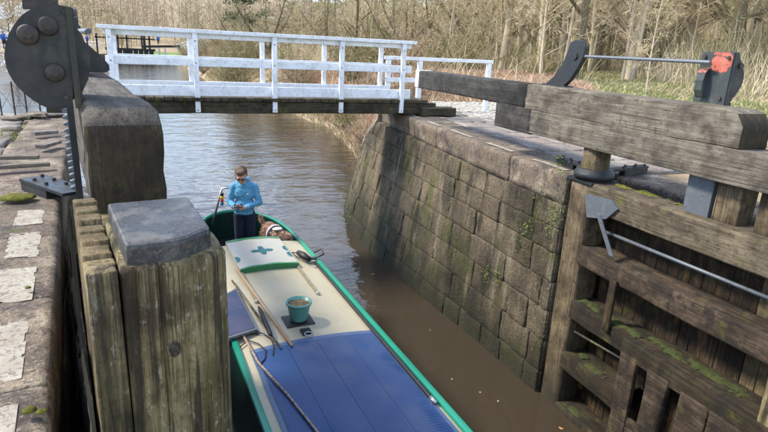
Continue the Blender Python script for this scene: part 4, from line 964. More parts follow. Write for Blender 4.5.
# tangle of black fittings at the right edge
tf = thing('roof_fitting', 'black lamp fitting with clamp on the right edge of the roof near the hatch', 'fitting', BO, BA)
a = onroof(304, 257, 1.6)
obj('lamp_body', tube([(a.x-.03, a.y+.22, 1.60), (a.x, a.y+.05, 1.61), (a.x+.04, a.y-.12, 1.60)], [.045, .06, .05], 10), M['black'], tf, True)
obj('clamp', box(a.x+.02, a.x+.20, a.y-.06, a.y+.0, 1.55, 1.60), M['steel'], tf)
obj('clamp_arm', tube([(a.x+.18, a.y-.05, 1.58), (a.x+.33, a.y-.02, 1.62), (a.x+.34, a.y+.12, 1.66), (a.x+.2, a.y+.1, 1.62)], .014, 6), M['black'], tf, True)
obj('lead', tube([(a.x-.02, a.y+.2, 1.60), (a.x-.12, a.y+.3, 1.585), (a.x-.10, a.y+.1, 1.585), (a.x-.02, a.y-.12, 1.585), (a.x+.05, a.y-.3, 1.58), (a.x+.1, a.y-.2, 1.58)], .009, 6), M['black'], tf, True)
# ensign staff with a furled flag at the stern rail
es = thing('stern_frame', 'bare metal frame with a furled multicolour ribbon flag left of the man', 'frame', (0, 0, 0))
pts = [aty(217, 207, 10.9), aty(222, 188.5, 10.9), aty(237, 187, 10.9)]
base = pts[0]+(pts[0]-pts[1])*.9; base.z = 1.5
obj('tube_frame', tube([base]+pts, .022, 8), M['chrome'], es, True)
f0 = aty(222, 193, 10.85)
for i, c in enumerate(((.02, .02, .03), (.75, .55, .03), (.55, .03, .03), (.03, .15, .35))):
    mm = mat('ribbon', c, rough=.7); z1 = f0.z-.06*i
    obj('flag_band', tube([(f0.x-.005*i, f0.y, z1), (f0.x-.004, f0.y, z1-.03), (f0.x-.006*i, f0.y, z1-.058)], [.03, .036, .028], 8), mm, es, True)

# ------------------------------------------------------------------ people and dog
def capsule(a, b, ra, rb, n=12):
    a, b = Vector(a), Vector(b); d = (b-a); L_ = d.length; d.normalize()
    P, R = [], []
    for t in (-90, -60, -30, 0): P.append(a+d*ra*sin(radians(t))); R.append(max(1e-4, ra*cos(radians(t))))
    for t in (0, 30, 60, 90): P.append(b+d*rb*sin(radians(t))); R.append(max(1e-4, rb*cos(radians(t))))
    return tube(P, R, n)
def ell(c, r, R=None, n=14):
    V_, F_ = lathe([(max(1e-4, cos(radians(t))), sin(radians(t))) for t in (-90, -65, -45, -25, -8, 8, 25, 45, 65, 90)], n=n)
    Mx = Matrix.Translation(Vector(c)) @ (R.to_4x4() if R else Matrix.Identity(4)) @ Matrix.Diagonal((*r, 1))
    return xf((V_, F_), Mx)
def remesh(name, vfs, voxel, mt, parent=None, smooth_it=4):
    me = mesh('tmp', *join(*vfs)); o = bpy.data.objects.new('tmp', me); COL.objects.link(o)
    md = o.modifiers.new('r', 'REMESH'); md.mode = 'VOXEL'; md.voxel_size = voxel
    sm = o.modifiers.new('s', 'SMOOTH'); sm.iterations = smooth_it; sm.factor = .5
    bpy.context.view_layer.update(); dg = bpy.context.evaluated_depsgraph_get()
    m2 = bpy.data.meshes.new_from_object(o.evaluated_get(dg)); m2.name = name
    bpy.data.objects.remove(o); bpy.data.meshes.remove(me)
    m2.materials.clear(); m2.materials.append(mt); m2.polygons.foreach_set('use_smooth', [True]*len(m2.polygons))
    return put(name, m2, parent)
M['skin'] = mat('skin', (.50, .27, .19), [((.58, .30, .22), 18, O1, .45, .65, .5)], .5)
M['hoodie'] = mat('blue hoodie cloth', (.10, .32, .50), [((.15, .39, .57), 9, O1, .45, .65, .6), ((.03, .22, .42), 16, (1, 1, .5), .5, .64, .5)], .95, (16, (1, 1, .6), .9, .04))
M['navy'] = mat('navy trousers', (.012, .018, .04), rough=.9, bump=(16, O1, .5, .02))
M['hair'] = mat('brown hair', (.085, .045, .026), [((.15, .085, .05), 60, (1, 1, .3), .45, .65, .7)], .6, (90, O1, .8, .01))
M['shades'] = mat('dark lenses', (.008, .008, .010), rough=.12)
M['lips'] = mat('lips', (.42, .16, .13), rough=.5)
def build_man():
    d0 = Vector((1.44, 10.15, .95))
    hr = Matrix.Rotation(radians(40), 3, 'X')          # head bowed forward
    hc = Vector((-.03, -.095, 1.63))
    HS = 1.2
    def hp(x, y, z): return hc+hr @ Vector((x, y, z))*HS
    # right arm = image left
    aR = [(-.175, .01, 1.395), (-.245, -.0, 1.12), (-.13, -.25, 1.09)]
    aL = [(.175, .01, 1.395), (.265, -.02, 1.12), (.02, -.26, 1.085)]
    body = [ell((0, 0, 1.25), (.155, .10, .24)), ell((0, 0, .98), (.15, .105, .14)), capsule((0, -.01, 1.44), hp(0, .01, -.09), .06, .055)]
    for sx in (-1, 1): body += [capsule((sx*.09, 0, .93), (sx*.10, -.02, .5), .085, .06), capsule((sx*.10, -.02, .5), (sx*.10, .02, .09), .055, .04), capsule((sx*.10, .03, .05), (sx*.11, -.13, .035), .045, .035)]
    for A in (aR, aL): body += [capsule(A[0], A[1], .055, .042), capsule(A[1], A[2], .042, .028)]
    # head
    body += [ell(hp(0, .012, .03), tuple(HS*q_ for q_ in (.077, .096, .10)), hr), ell(hp(0, -.03, -.045), tuple(HS*q_ for q_ in (.057, .062, .07)), hr), ell(hp(0, -.072, -.092), tuple(HS*q_ for q_ in (.03, .022, .022)), hr),
             capsule(hp(0, -.088, .02), hp(0, -.112, -.022), .011, .016), ell(hp(0, -.078, .035), tuple(HS*q_ for q_ in (.055, .018, .014)), hr), ell(hp(.03, -.07, -.02), tuple(HS*q_ for q_ in (.026, .02, .02)), hr), ell(hp(-.03, -.07, -.02), tuple(HS*q_ for q_ in (.026, .02, .02)), hr)]
    for sx in (-1, 1): body.append(ell(hp(sx*.079, .015, .0), tuple(HS*q_ for q_ in (.012, .022, .033)), hr))
    # hands closing on the phone
    ph = Vector((-.065, -.345, 1.135))
    for A, sx in ((aR, -1), (aL, 1)):
        w = Vector(A[2]); pc_ = ph+Vector((sx*.052, .018, -.02)); body.append(capsule(w, pc_, .028, .032)); body.append(ell(pc_, (.028, .04, .034)))
        for k in range(4):
            r0 = pc_+Vector((sx*.004, -.012+.002*k, .030-.021*k)); ln = (.92, 1, .95, .78)[k]
            m1 = r0+Vector((-sx*.006, -.028*ln, .0)); m2_ = m1+Vector((-sx*.028*ln, -.006, 0)); body += [capsule(r0, m1, .0095, .009, 8), capsule(m1, m2_, .009, .0075, 8)]
        t0 = pc_+Vector((-sx*.005, .006, .03)); t1 = t0+Vector((-sx*.018, -.016, .016)); t2 = t1+Vector((-sx*.02, -.012, .0)); body += [capsule(t0, t1, .0125, .011, 8), capsule(t1, t2, .011, .009, 8)]
    man = remesh('person', body, .0062, M['skin'], None, 3)
    tag(man, 'man in bright blue hoodie and sunglasses standing at the stern, looking down at his phone', 'person')
    man.location = d0; man.scale = (1.04,)*3; man.rotation_euler = (0, 0, radians(-14))
    hd = [ell((0, .0, 1.28), (.18, .128, .19)), ell((0, -.005, 1.06), (.185, .14, .17)), ell((0, .01, 1.40), (.17, .11, .085)), capsule((-.14, .01, 1.415), (0, .01, 1.455), .06, .075), capsule((.14, .01, 1.415), (0, .01, 1.455), .06, .075), ell((0, -.02, .945), (.18, .14, .05))]
    for A in (aR, aL):
        mid = Vector(A[1]).lerp(Vector(A[2]), .80); hd += [capsule(A[0], A[1], .070, .057), capsule(A[1], mid, .058, .046), capsule(Vector(A[1]).lerp(Vector(A[2]), .76), mid, .052, .05)]
        for t in (.35, .6, .85): c_ = Vector(A[0]).lerp(Vector(A[1]), t); hd.append(ell(c_, (.066, .066, .015)))
    hd += [ell((0, .075, 1.50), (.115, .075, .065)), ell((.07, .03, 1.51), (.05, .075, .045)), ell((-.07, .03, 1.51), (.05, .075, .045)), ell((0, -.125, 1.02), (.12, .03, .07))]
    ho = remesh('hoodie', hd, .009, M['hoodie'], man, 5)
    for v in ho.data.vertices:
        c = v.co; v.co = c+Vector((c.x, c.y, 0)).normalized()*(.014*nz3(c.x*6+c.z*5, c.y*7, c.z*11-c.x*6)+.010*nz3(c.x*13-c.z*9, c.y*13, c.z*20+c.x*12)+.002*nz3(c.x*30, c.y*30, c.z*45))
    tr = [ell((0, 0, .93), (.165, .125, .12))]
    for sx in (-1, 1): tr += [capsule((sx*.09, 0, .90), (sx*.10, -.02, .5), .105, .08), capsule((sx*.10, -.02, .5), (sx*.10, .02, .10), .08, .07)]
    remesh('trousers', tr, .014, M['navy'], man, 4)
    for sx in (-1, 1): remesh('shoe', [capsule((sx*.10, .03, .05), (sx*.115, -.16, .04), .055, .045)], .012, M['black'], man)
    hr_v = [ell(hp(0, .03, .05), tuple(HS*q_ for q_ in (.084, .09, .088)), hr), ell(hp(0, .065, .0), tuple(HS*q_ for q_ in (.072, .058, .075)), hr), ell(hp(0, -.035, .098), tuple(HS*q_ for q_ in (.066, .05, .035)), hr), ell(hp(.03, -.02, .115), tuple(HS*q_ for q_ in (.04, .05, .025)), hr)]
    for sx in (-1, 1): hr_v.append(ell(hp(sx*.072, .03, .03), tuple(HS*q_ for q_ in (.014, .04, .045)), hr))
    ha = remesh('hair', hr_v, .006, M['hair'], man, 2)
    for v in ha.data.vertices: v.co += Vector((1, 1, 1))*.004*nz3(v.co.x*60, v.co.y*60, v.co.z*60)
    gl = []
    for sx in (-1, 1):
        gl.append(ell(hp(sx*.032, -.094, .012), tuple(HS*q_ for q_ in (.026, .007, .016)), hr)); gl.append(tube([hp(sx*.06, -.088, .02), hp(sx*.081, -.05, .02), hp(sx*.084, .02, .012)], .0045, 6))
    gl.append(tube([hp(-.012, -.102, .018), hp(.012, -.102, .018)], .005, 6))
    obj('sunglasses', join(*gl), M['shades'], man, True)
    obj('mouth', ell(hp(0, -.088, -.058), tuple(HS*q_ for q_ in (.022, .006, .005)), hr), M['lips'], man, True)
    cl_ = mat('white chest mark', (.8, .8, .8)); V_, F_ = ell((.075, -.13, 1.30), (.016, .012, .007)); obj('chest_mark', (V_, F_), cl_, man, True)
    for sx in (-1, 1): obj('drawstring', tube([(sx*.03, -.085, 1.45), (sx*.035, -.13, 1.38), (sx*.03, -.15, 1.28)], .004, 5), M['hoodie'], man, True)
    R_ = Matrix.Rotation(radians(-14), 3, 'Z')
    p = thing('phone', 'black phone held in both hands by the man in blue', 'phone', d0+1.04*(R_ @ (ph+Vector((0, -.012, .012)))))
    p.rotation_euler = (radians(38), 0, radians(-14))
    obj('phone_body', timber('x', -.075, .075, -.037, .037, -.005, .005, .004, 2, 0, 1), M['black'], p); obj('screen', box(-.07, .07, -.034, .034, .0052, .006), M['shades'], p)
build_man()
def build_dog():
    M['fur'] = mat('curly brown fur', (.46, .28, .185), [((.60, .42, .30), 9, O1, .42, .62, .8), ((.12, .062, .035), 14, O1, .52, .68, .8)], .95, (45, O1, 1, .03))
    M['fur_d'] = mat('dark brown fur', (.13, .062, .032), [((.25, .13, .07), 12, O1, .45, .65, .7)], .95, (45, O1, 1, .03))
    d0 = Vector((2.02, 10.30, .955))
    # standing, body across the well, head low towards the right
    b = [ell((0, 0, .44), (.17, .25, .185)), ell((.02, -.16, .42), (.155, .15, .17)), ell((-.03, .22, .46), (.15, .15, .16)), capsule((.06, -.24, .47), (.17, -.36, .46), .10, .09),
         ell((.2, -.40, .46), (.085, .09, .085)), capsule((.22, -.43, .44), (.29, -.50, .39), .05, .04)]
    for (x, y, hind) in ((-.09, -.2, 0), (.10, -.19, 0), (-.11, .24, 1), (.07, .25, 1)):
        if hind: b += [capsule((x, y, .4), (x, y-.05, .27), .085, .055), capsule((x, y-.05, .27), (x, y+.06, .15), .05, .034), capsule((x, y+.06, .15), (x, y+.04, .04), .034, .032), capsule((x, y+.04, .03), (x, y-.02, .028), .034, .03)]
        else: b += [capsule((x, y, .38), (x, y+.03, .22), .07, .045), capsule((x, y+.03, .22), (x, y, .04), .042, .034), capsule((x, y, .03), (x, y-.05, .028), .034, .03)]
    b += [capsule((-.05, .34, .52), (-.12, .44, .62), .045, .03), capsule((-.12, .44, .62), (-.14, .42, .72), .04, .025)]
    dog = remesh('dog', b, .014, M['fur'], None, 2)
    for v in dog.data.vertices:
        c = v.co; v.co = c+v.normal*(.02*nz3(c.x*22, c.y*22, c.z*22)+.012*nz3(c.x*45, c.y*45, c.z*45))
    dog.location = d0; dog.rotation_euler = (0, 0, radians(8))
    tag(dog, 'shaggy brown dog in blue and white harness in the stern well beside the man', 'dog')
    rq = random.Random(2); V_, F_ = [], []
    for v in rq.choices(list(dog.data.vertices), k=5000):
        if v.co.z < .15: continue
        n_ = (v.normal+Vector((rq.uniform(-.7, .7), rq.uniform(-.7, .7), rq.uniform(-.9, .3)))).normalized(); L_ = rq.uniform(.02, .05); sd = n_.cross(Vector((rq.uniform(-1, 1), rq.uniform(-1, 1), rq.uniform(-1, 1)))).normalized()*.0045
        p = v.co; i = len(V_); V_ += [p-sd, p+sd, p+n_*L_*.6+sd*.7, p+n_*L_+Vector((0, 0, -.008))]; F_ += [(i, i+1, i+2), (i, i+2, i+3)]
    obj('coat', (V_, F_), M['fur'], dog)
    hb = mat('harness blue', (.03, .05, .15), rough=.8); hw_ = mat('harness white', (.6, .58, .56), rough=.8)
    def band(y, z, mt, w):
        R_ = [[(.0+(.182)*cos(t), y+o_, .44+.205*sin(t)) for t in [2*pi*k/26 for k in range(26)]] for o_ in (-w, w)]
        obj('harness_strap', loft(R_, True, False), mt, dog)
    band(-.09, 0, hb, .022); band(-.045, 0, hw_, .02)
    obj('harness_back', ell((.0, -.17, .60), (.10, .075, .03)), hw_, dog, True)
    for sx in (-1, 1): obj('ear', ell((.2+sx*.075, -.385+sx*.03, .43), (.022, .05, .08)), M['fur_d'], dog, True)
    obj('muzzle', ell((.285, -.50, .395), (.052, .055, .042)), M['fur_d'], dog, True)
    obj('nose', ell((.315, -.54, .40), (.02, .018, .016)), M['black'], dog, True)
    for sx in (-1, 1): obj('eye', ell((.245+sx*.035, -.462+sx*.02, .487), (.012, .012, .012)), M['black'], dog, True)
build_dog()

# ------------------------------------------------------------------ vegetation
def ribbon_multi(name, lists, mats):
    Q = [q for l in lists for q in l]; me = ribbon_mesh(name, Q, mats[0])
    for m_ in mats[1:]: me.materials.append(m_)
    idx = [k for k, l in enumerate(lists) for _ in l]; me.polygons.foreach_set('material_index', idx); return me
def ribbon_mesh(name, quads, mt):
    """quads: list of (p0, p1, w0, w1, side)"""
    V_, F_ = [], []
    for p0, p1, w0, w1, sd in quads:
        i = len(V_); V_ += [p0-sd*w0, p0+sd*w0, p1+sd*w1, p1-sd*w1]; F_.append((i, i+1, i+2, i+3))
    return mesh(name, V_, F_, mt)
def rdir(rq): return Vector((rq.gauss(0, 1), rq.gauss(0, 1), rq.gauss(0, 1))).normalized()
def gen_tree(seed, h, r0, style):
    rq = random.Random(seed); trunk, limbs, twigs = [], [], []
    def curve(p, d, L_, n, wob, up):
        P = [p]; d = d.normalized()
        for i in range(n):
            d = (d+rdir(rq)*wob+Vector((0, 0, up))).normalized(); P.append(P[-1]+d*L_/n)
        return P
    def twig(p, d, L_, lev):
        P = curve(p, d, L_, 2, .25, .03); sd = rdir(rq).cross(d).normalized(); w = .0085 if lev == 0 else .0055
        twigs.append((P[0], P[1], w, w*.7, sd)); twigs.append((P[1], P[2], w*.7, w*.25, sd))
        if lev < 1:
            for k in range(7):
                t = rq.uniform(.2, 1); q = P[0].lerp(P[1], t*2) if t < .5 else P[1].lerp(P[2], t*2-1)
                twig(q, (d*.8+rdir(rq)*.9), L_*rq.uniform(.35, .6), lev+1)
    def branch(p, d, L_, r_, lev):
        n = 4; P = curve(p, d, L_, n, .16, .06 if style != 'spread' else .02)
        limbs.append(tube(P, [r_*(1-.75*i/n) for i in range(n+1)], 5 if lev == 0 else 3, False))
        nb = (9, 7)[min(lev, 1)]
        for k in range(nb):
            t = rq.uniform(.2, 1); i = min(int(t*n), n-1); q = P[i].lerp(P[i+1], t*n-i); dd = (P[i+1]-P[i]).normalized()
            nd = dd*.7+rdir(rq)*.8
            if lev < 1 and rq.random() < .5: branch(q, nd, L_*rq.uniform(.35, .6), r_*.4, lev+1)
            else: twig(q, nd, L_*rq.uniform(.25, .5), 0)
    if style == 'pole':
        P = curve(Vector((0, 0, -.3)), Vector((rq.uniform(-.06, .06), rq.uniform(-.06, .06), 1)), h, 9, .035, .05)
        trunk.append(tube(P, [r0*(1-.8*i/9) for i in range(10)], 7, False))
        nb = 20; lo, an, ln = .12, .9, .22
    elif style == 'tree':
        P = curve(Vector((0, 0, -.3)), Vector((rq.uniform(-.1, .1), rq.uniform(-.1, .1), 1)), h*.85, 9, .06, .06)
        trunk.append(tube(P, [r0*1.25]+[r0*(1-.75*i/9) for i in range(1, 10)], 8, False)); nb = 17; lo, an, ln = .16, .9, .30
    else:
        P = curve(Vector((0, 0, -.3)), Vector((0, 0, 1)), h*.16, 3, .08, .05)
        trunk.append(tube(P, [r0*1.3, r0, r0*.9, r0*.85], 8, False)); nb = 0
        for k in range(rq.choice((3, 4))):
            a = k*2.1+rq.uniform(-.5, .5); Q = curve(P[-1], Vector((cos(a)*1.0, sin(a)*1.0, .9)), h*.75, 8, .13, .10)
            trunk.append(tube(Q, [r0*.75*(1-.8*i/8) for i in range(9)], 6, False))
            for j in range(9):
                t = rq.uniform(.15, 1); i = min(int(t*8), 7); q = Q[i].lerp(Q[i+1], t*8-i)
                branch(q, (Q[i+1]-Q[i]).normalized()*.5+rdir(rq), h*rq.uniform(.14, .28)*(1.1-.4*t), r0*.28*(1-.6*t), 0)
    for k in range(nb):
        t = lo+(1-lo)*(k+rq.random())/nb
        if t > .62 and k % 2: continue
        i = min(int(t*9), 8); q = P[i].lerp(P[i+1], t*9-i); a = k*2.4+rq.uniform(-.6, .6)
        branch(q, Vector((cos(a), sin(a), an*rq.uniform(.4, 1.3))), h*ln*rq.uniform(.6, 1.1)*(1.15-.75*t), r0*.34*(1-.6*t), 0)
    return trunk, limbs, twigs
VAR = {}
for nm, args, bm in (('pole_a', (1, 9.5, .075, 'pole'), 'sapling'), ('pole_b', (2, 8.5, .06, 'pole'), 'sapling'), ('pole_c', (3, 11, .10, 'pole'), 'bark'), ('tree_a', (4, 12, .19, 'tree'), 'bark'),
                     ('tree_b', (5, 11, .16, 'tree'), 'bark'), ('tree_c', (6, 13, .22, 'tree'), 'bark_dark'), ('fork_a', (7, 9, .20, 'spread'), 'bark_dark'), ('fork_b', (8, 10, .24, 'spread'), 'bark_dark')):
    t, l, w = gen_tree(*args)
    tv = join(*(t+l)); crown = ribbon_mesh('crown', w, M['twig'])
    VAR[nm] = (mesh('trunk', *tv, M[bm], True), crown)
def tree(nm, p, s, rot, lab, group=None, name='bare_tree'):
    r = thing(name, lab, 'tree', p, rot, group); r.scale = (s, s, s)
    put('trunk', VAR[nm][0], r); put('crown', VAR[nm][1], r)
LT_ = [(524, 58, 'fork_b', .9, 0.3, 'dark forked tree with a low U-shaped fork at the edge of the wood'),
       (548, 63, 'tree_c', .8, 1.1, 'dark mossy trunk with spreading boughs just right of the forked tree'),
       (590, 74, 'tree_a', .9, 2.0, 'thick pale trunk standing behind the iron bearing bracket'),
       (646, 96, 'pole_b', .62, .7, 'thin pale sapling close behind the right balance beam'),
       (501, 73, 'pole_c', .9, .2, 'thicker pale pole-like trunk right of the white railing'),
       (486, 73, 'pole_a', .8, 1.2, 'slim sapling directly behind the white railing end post'),
       (470, 72, 'pole_b', .8, 2.2, 'slim sapling behind the middle of the low white railing'),
       (446, 70, 'pole_a', .85, 3.2, 'slim sapling behind the left half of the low white railing'),
       (612, 62, 'tree_b', .8, .5, 'leaning pale trunk behind the left half of the gear shaft'),
       (628, 66, 'tree_b', .85, 1.9, 'upright brown trunk behind the middle of the gear shaft'),
       (668, 62, 'tree_a', .8, 3.9, 'pale trunk left of the red and black gear, deep in the wood'),
       (692, 63, 'tree_a', .95, 5.0, 'tall pale trunk directly behind the red and black gear'),
       (727, 62, 'pole_c', 1.0, 2.5, 'pale leaning trunk rising behind the top of the red and black gear'),
       (760, 70, 'tree_b', .9, 4.0, 'rightmost pale trunk at the edge of the wood')]
for px, py, nm, s, rt, lab in LT_: tree(nm, hit(px, py)-Vector((0, 0, .05)), s, rt, lab)
rq = random.Random(77); cnt = 0
kinds = list(VAR)
GL = {'p': ('slender bare sapling among the dense wood on the right bank', 'saplings in the right bank wood'), 't': ('bare trunk among many alike in the wood on the right bank', 'trees in the right bank wood'), 'f': ('low-forked mossy tree in the wood on the right bank', 'forked trees in the right bank wood')}
tries = 0
while cnt < 150 and tries < 4000:
    tries += 1
    px = rq.uniform(350, 830); dist = rq.choice((rq.uniform(26, 45), rq.uniform(34, 75), rq.uniform(40, 95)))
    d = ray(px, 56); d.z = 0; d.normalize(); p = d*dist; g = ground(p.x, p.y); e = p.x-lerp_tab(ER, p.y)
    if e < 9: continue
    nm = rq.choice(('pole_a', 'pole_b', 'pole_c', 'pole_c', 'tree_a', 'tree_b', 'tree_b', 'tree_c', 'fork_a'))
    tree(nm, (p.x, p.y, g-.05), rq.uniform(.9, 1.4), rq.uniform(0, 6.3), *GL[nm[0]]); cnt += 1
for i in range(46):
    y = rq.uniform(30, 118); e = rq.uniform(4.5, 16); x = lerp_tab(ER, y)+e
    nm = rq.choice(('pole_a', 'tree_b', 'fork_a', 'fork_b', 'tree_c', 'fork_a'))
    tree(nm, (x, y, ground(x, y)-.05), rq.uniform(.5, .95), rq.uniform(0, 6.3), 'bare bushy tree on the bank beyond the footbridge', 'trees on the bank beyond the footbridge')
def gen_bush(seed, h, n):
    rq = random.Random(seed); limbs, tw = [], []
    for k in range(n):
        a = rq.uniform(0, 6.28); l_ = rq.uniform(.1, 1.1); d = Vector((cos(a)*l_, sin(a)*l_, 1)).normalized(); p = Vector((cos(a)*.3*rq.random(), sin(a)*.3*rq.random(), -.1)); P = [p]; L_ = h*rq.uniform(.6, 1.1)
        for i in range(4):
            d = (d+rdir(rq)*.25-Vector((0, 0, .05))).normalized(); P.append(P[-1]+d*L_/4)
        limbs.append(tube(P, [.03, .024, .016, .010, .004], 4, False))
        for i in range(34):
            t = rq.uniform(.15, 1)*4; q = min(int(t), 3); c = P[q].lerp(P[q+1], t-q); dd = ((P[q+1]-P[q]).normalized()*.6+rdir(rq)).normalized(); L2 = rq.uniform(.25, .8)*h*.28
            e = c+dd*L2; sd = rdir(rq).cross(dd).normalized(); tw.append((c, e, .011, .004, sd))
            for m_ in range(3):
                c2 = c.lerp(e, rq.uniform(.2, 1)); d2 = (dd+rdir(rq)*.9).normalized(); tw.append((c2, c2+d2*L2*.45, .009, .003, rdir(rq).cross(d2).normalized()))
    return mesh('stems', *join(*limbs), M['bark_dark'], True), tw
M['bush'] = mat('olive bush twigs', (.25, .22, .10), [((.34, .28, .15), .4, O1, .42, .6, .8), ((.15, .165, .05), .3, O1, .48, .6, .8)], .85)
M['bush_red'] = mat('russet bush twigs', (.36, .25, .165), [((.46, .36, .26), .5, O1, .42, .6, .8), ((.24, .20, .10), .3, O1, .5, .64, .7)], .85)
BV = []
for k in range(4):
    st_, tw_ = gen_bush(60+k, 3.0+.3*k, 26); BV.append((st_, ribbon_mesh('crown', tw_, M['bush'] if k % 2 == 0 else M['bush_red'])))
def bush(p, k, s_, rot, lab, grp=None):
    r = thing('bare_bush', lab, 'bush', p, rot, grp); r.scale = (s_, s_, s_*.9); put('stems', BV[k][0], r); put('crown', BV[k][1], r)
for (y_, e_, k, s_, lab) in ((24, .6, 1, .55, 'low russet bush on the bank just past the curved wall end'), (30, .5, 0, .8, 'olive bush overhanging the water under the bridge, nearest the wall'), (44, .4, 2, 1.1, 'large olive bush overhanging the water behind the bridge railing middle'), (58, .5, 0, 1.35, 'biggest olive bush overhanging the water left of the railing middle'), (20, 2.2, 3, .6, 'russet scrub bush beside the bridge abutment')):
    x_ = lerp_tab(ER, y_)+e_; bush((x_, y_, ground(x_, y_)), k, s_, y_, lab)
for i in range(34):
    y_ = rq.uniform(26, 116); e_ = rq.uniform(.4, 9); x_ = lerp_tab(ER, y_)+e_
    bush((x_, y_, ground(x_, y_)-.05), rq.choice((0, 2, 1, 0, 3)), rq.uniform(.7, 1.35), rq.uniform(0, 6), 'bare bush in the thicket on the bank beyond the footbridge', 'bushes on the bank beyond the footbridge')
for i in range(30):
    px = rq.uniform(420, 820); dist = rq.uniform(27, 60); d = ray(px, 56); d.z = 0; d.normalize(); p = d*dist
    if p.x-lerp_tab(ER, p.y) < 9: continue
    bush((p.x, p.y, ground(p.x, p.y)-.05), rq.choice((0, 2, 0, 3)), rq.uniform(.5, 1.1), rq.uniform(0, 6), 'low bare bush under the trees of the right bank wood', 'bushes under the right bank wood')
# far wood on the rising ground behind the upper lock: one mass
def far_tree(P, h, rq, out_t, out_w):
    out_w.append((P, P+Vector((rq.uniform(-.4, .4), 0, h*.8)), h*.012, h*.004, Vector((1, 0, 0))))
    for k in range(70):
        z = h*rq.uniform(.06, 1); R_ = h*.30*sqrt(max(0.02, 1-((z/h-.5)/.56)**2)); a = rq.uniform(0, 6.28); r_ = R_*sqrt(rq.random())
        c = P+Vector((cos(a)*r_, sin(a)*r_, z)); d = Vector((cos(a)*.6, sin(a)*.6, rq.uniform(.1, 1.2)))+rdir(rq)*.5; d.normalize()
        sd = rdir(rq).cross(d).normalized(); L_ = h*rq.uniform(.06, .16); out_w.append((c, c+d*L_, h*.0045, h*.0015, sd))
        sd2 = rdir(rq).cross(d).normalized(); d2 = (d+rdir(rq)*.8).normalized(); out_w.append((c+d*L_*.3, c+d*L_*.3+d2*L_*.8, h*.0035, h*.001, sd2))
WT = [[], [], [], []]
def ft(x, y, h):
    k = min(3, max(0, int(2+3.2*nz3(x*.045, y*.045, 5)+rq.uniform(-.8, .8)))); far_tree(Vector((x, y, ground(x, y)-.2)), h, rq, None, WT[k])
for i in range(680):
    y = rq.uniform(138, 235); x = rq.uniform(-75, 95)-.15*(y-138); ft(x, y, rq.uniform(7, 13.5))
for i in range(340):
    dist = rq.uniform(75, 150); d = ray(rq.uniform(300, 840), 50); d.z = 0; d.normalize(); p = d*dist
    if p.x-lerp_tab(ER, p.y) < 10: continue
    ft(p.x, p.y, rq.uniform(9, 16))
for i in range(90):
    y = rq.uniform(60, 130); x = lerp_tab(EL, y)-rq.uniform(3, 40); ft(x, y, rq.uniform(6, 12))
stuff(put('far_wood', ribbon_multi('far_wood', WT, [mat('far olive twigs', (.20, .195, .085), rough=.9), mat('far tan twigs', (.44, .355, .235), rough=.9), mat('far brown twigs', (.31, .235, .165), rough=.9), mat('far pale twigs', (.50, .42, .31), rough=.9)])))
# undergrowth: arching stems of scrub under the trees
W_ = []
def stem(p, L_, w, lean):
    a = rq.uniform(0, 6.28); d = Vector((cos(a)*lean, sin(a)*lean, 1)).normalized(); q = Vector(p); sd = Vector((-sin(a+rq.uniform(-1, 1)), cos(a), 0)).normalized()
    for k in range(3):
        r_ = q+d*L_/3; W_.append((q, r_, w*(1-k*.28), w*(1-(k+1)*.28), sd)); q = r_; d = (d+rdir(rq)*.3-Vector((0, 0, .18*lean*2))).normalized()
for i in range(36000):
    px = rq.uniform(250, 835); dist = 20+65*rq.random()**1.2; d = ray(px, 56); d.z = 0; d.normalize(); p = d*dist; e = p.x-lerp_tab(ER, p.y)
    if e < 6.5+2.5*nz3(p.x*.15, p.y*.15, 7) or (p.y < 30 and p.x < 21+6*nz3(p.y*.1, 2, 3)): continue
    stem((p.x, p.y, ground(p.x, p.y)-.05), rq.uniform(.6, 3.0), rq.uniform(.005, .011), rq.uniform(.2, 1.0))
for i in range(7000):
    y = rq.uniform(18, 122); e = 1.0+rq.random()**1.5*9; x = lerp_tab(ER, y)+e
    if nz3(x*.22, y*.13, 3) < -.1 and y < 60: continue
    stem((x, y, ground(x, y)-.05), rq.uniform(.6, 2.6)*min(1.3, .5+e*.2), rq.uniform(.006, .012), rq.uniform(.2, 1.0))
stuff(put('undergrowth', ribbon_mesh('undergrowth', W_, mat('pale scrub stems', (.58, .47, .31), [((.66, .56, .40), .3, O1, .42, .6, .8), ((.34, .33, .15), .22, O1, .48, .6, .8)], .85))))
# grass: dry and green blades; bracken
def blades(name, n, samp, hfn, wid, mt, lean=.6):
    V_, F_ = [], []
    for i in range(n):
        s = samp()
        if s is None: continue
        x, y = s; z = ground(x, y); a = rq.uniform(0, 6.28); h = hfn(); l = rq.uniform(.1, lean)*h
        b = len(V_); dx, dy = cos(a)*l, sin(a)*l; sx, sy = -sin(a+.6)*wid, cos(a+.6)*wid
        V_ += [(x-sx, y-sy, z-.02), (x+sx, y+sy, z-.02), (x+dx*.4+sx*.7, y+dy*.4+sy*.7, z+h*.6), (x+dx, y+dy, z+h)]; F_ += [(b, b+1, b+2), (b, b+2, b+3)]
    stuff(put(name, mesh(name, V_, F_, mt)))
def s_bank():
    px = rq.uniform(395, 840); dist = 11+26*rq.random(); d = ray(px, 60); d.z = 0; d.normalize(); p = d*dist
    if p.x < 8.2+.6*nz3(p.y*.5, 1, 1) or (p.x < 11.2 and 9.2 < p.y < 16): return None
    return p.x, p.y
def gz(x, y): return nz3(x*.2, y*.2, 9)+.6*sst(x, 10.5, 13)*sst(x*1.5-y, 0, 8)
def s_dry():
    s = s_bank()
    return s if s and (gz(*s) < .25 or rq.random() < .3) else None
def s_green():
    s = s_bank()
    return s if s and gz(*s) > .10 else None
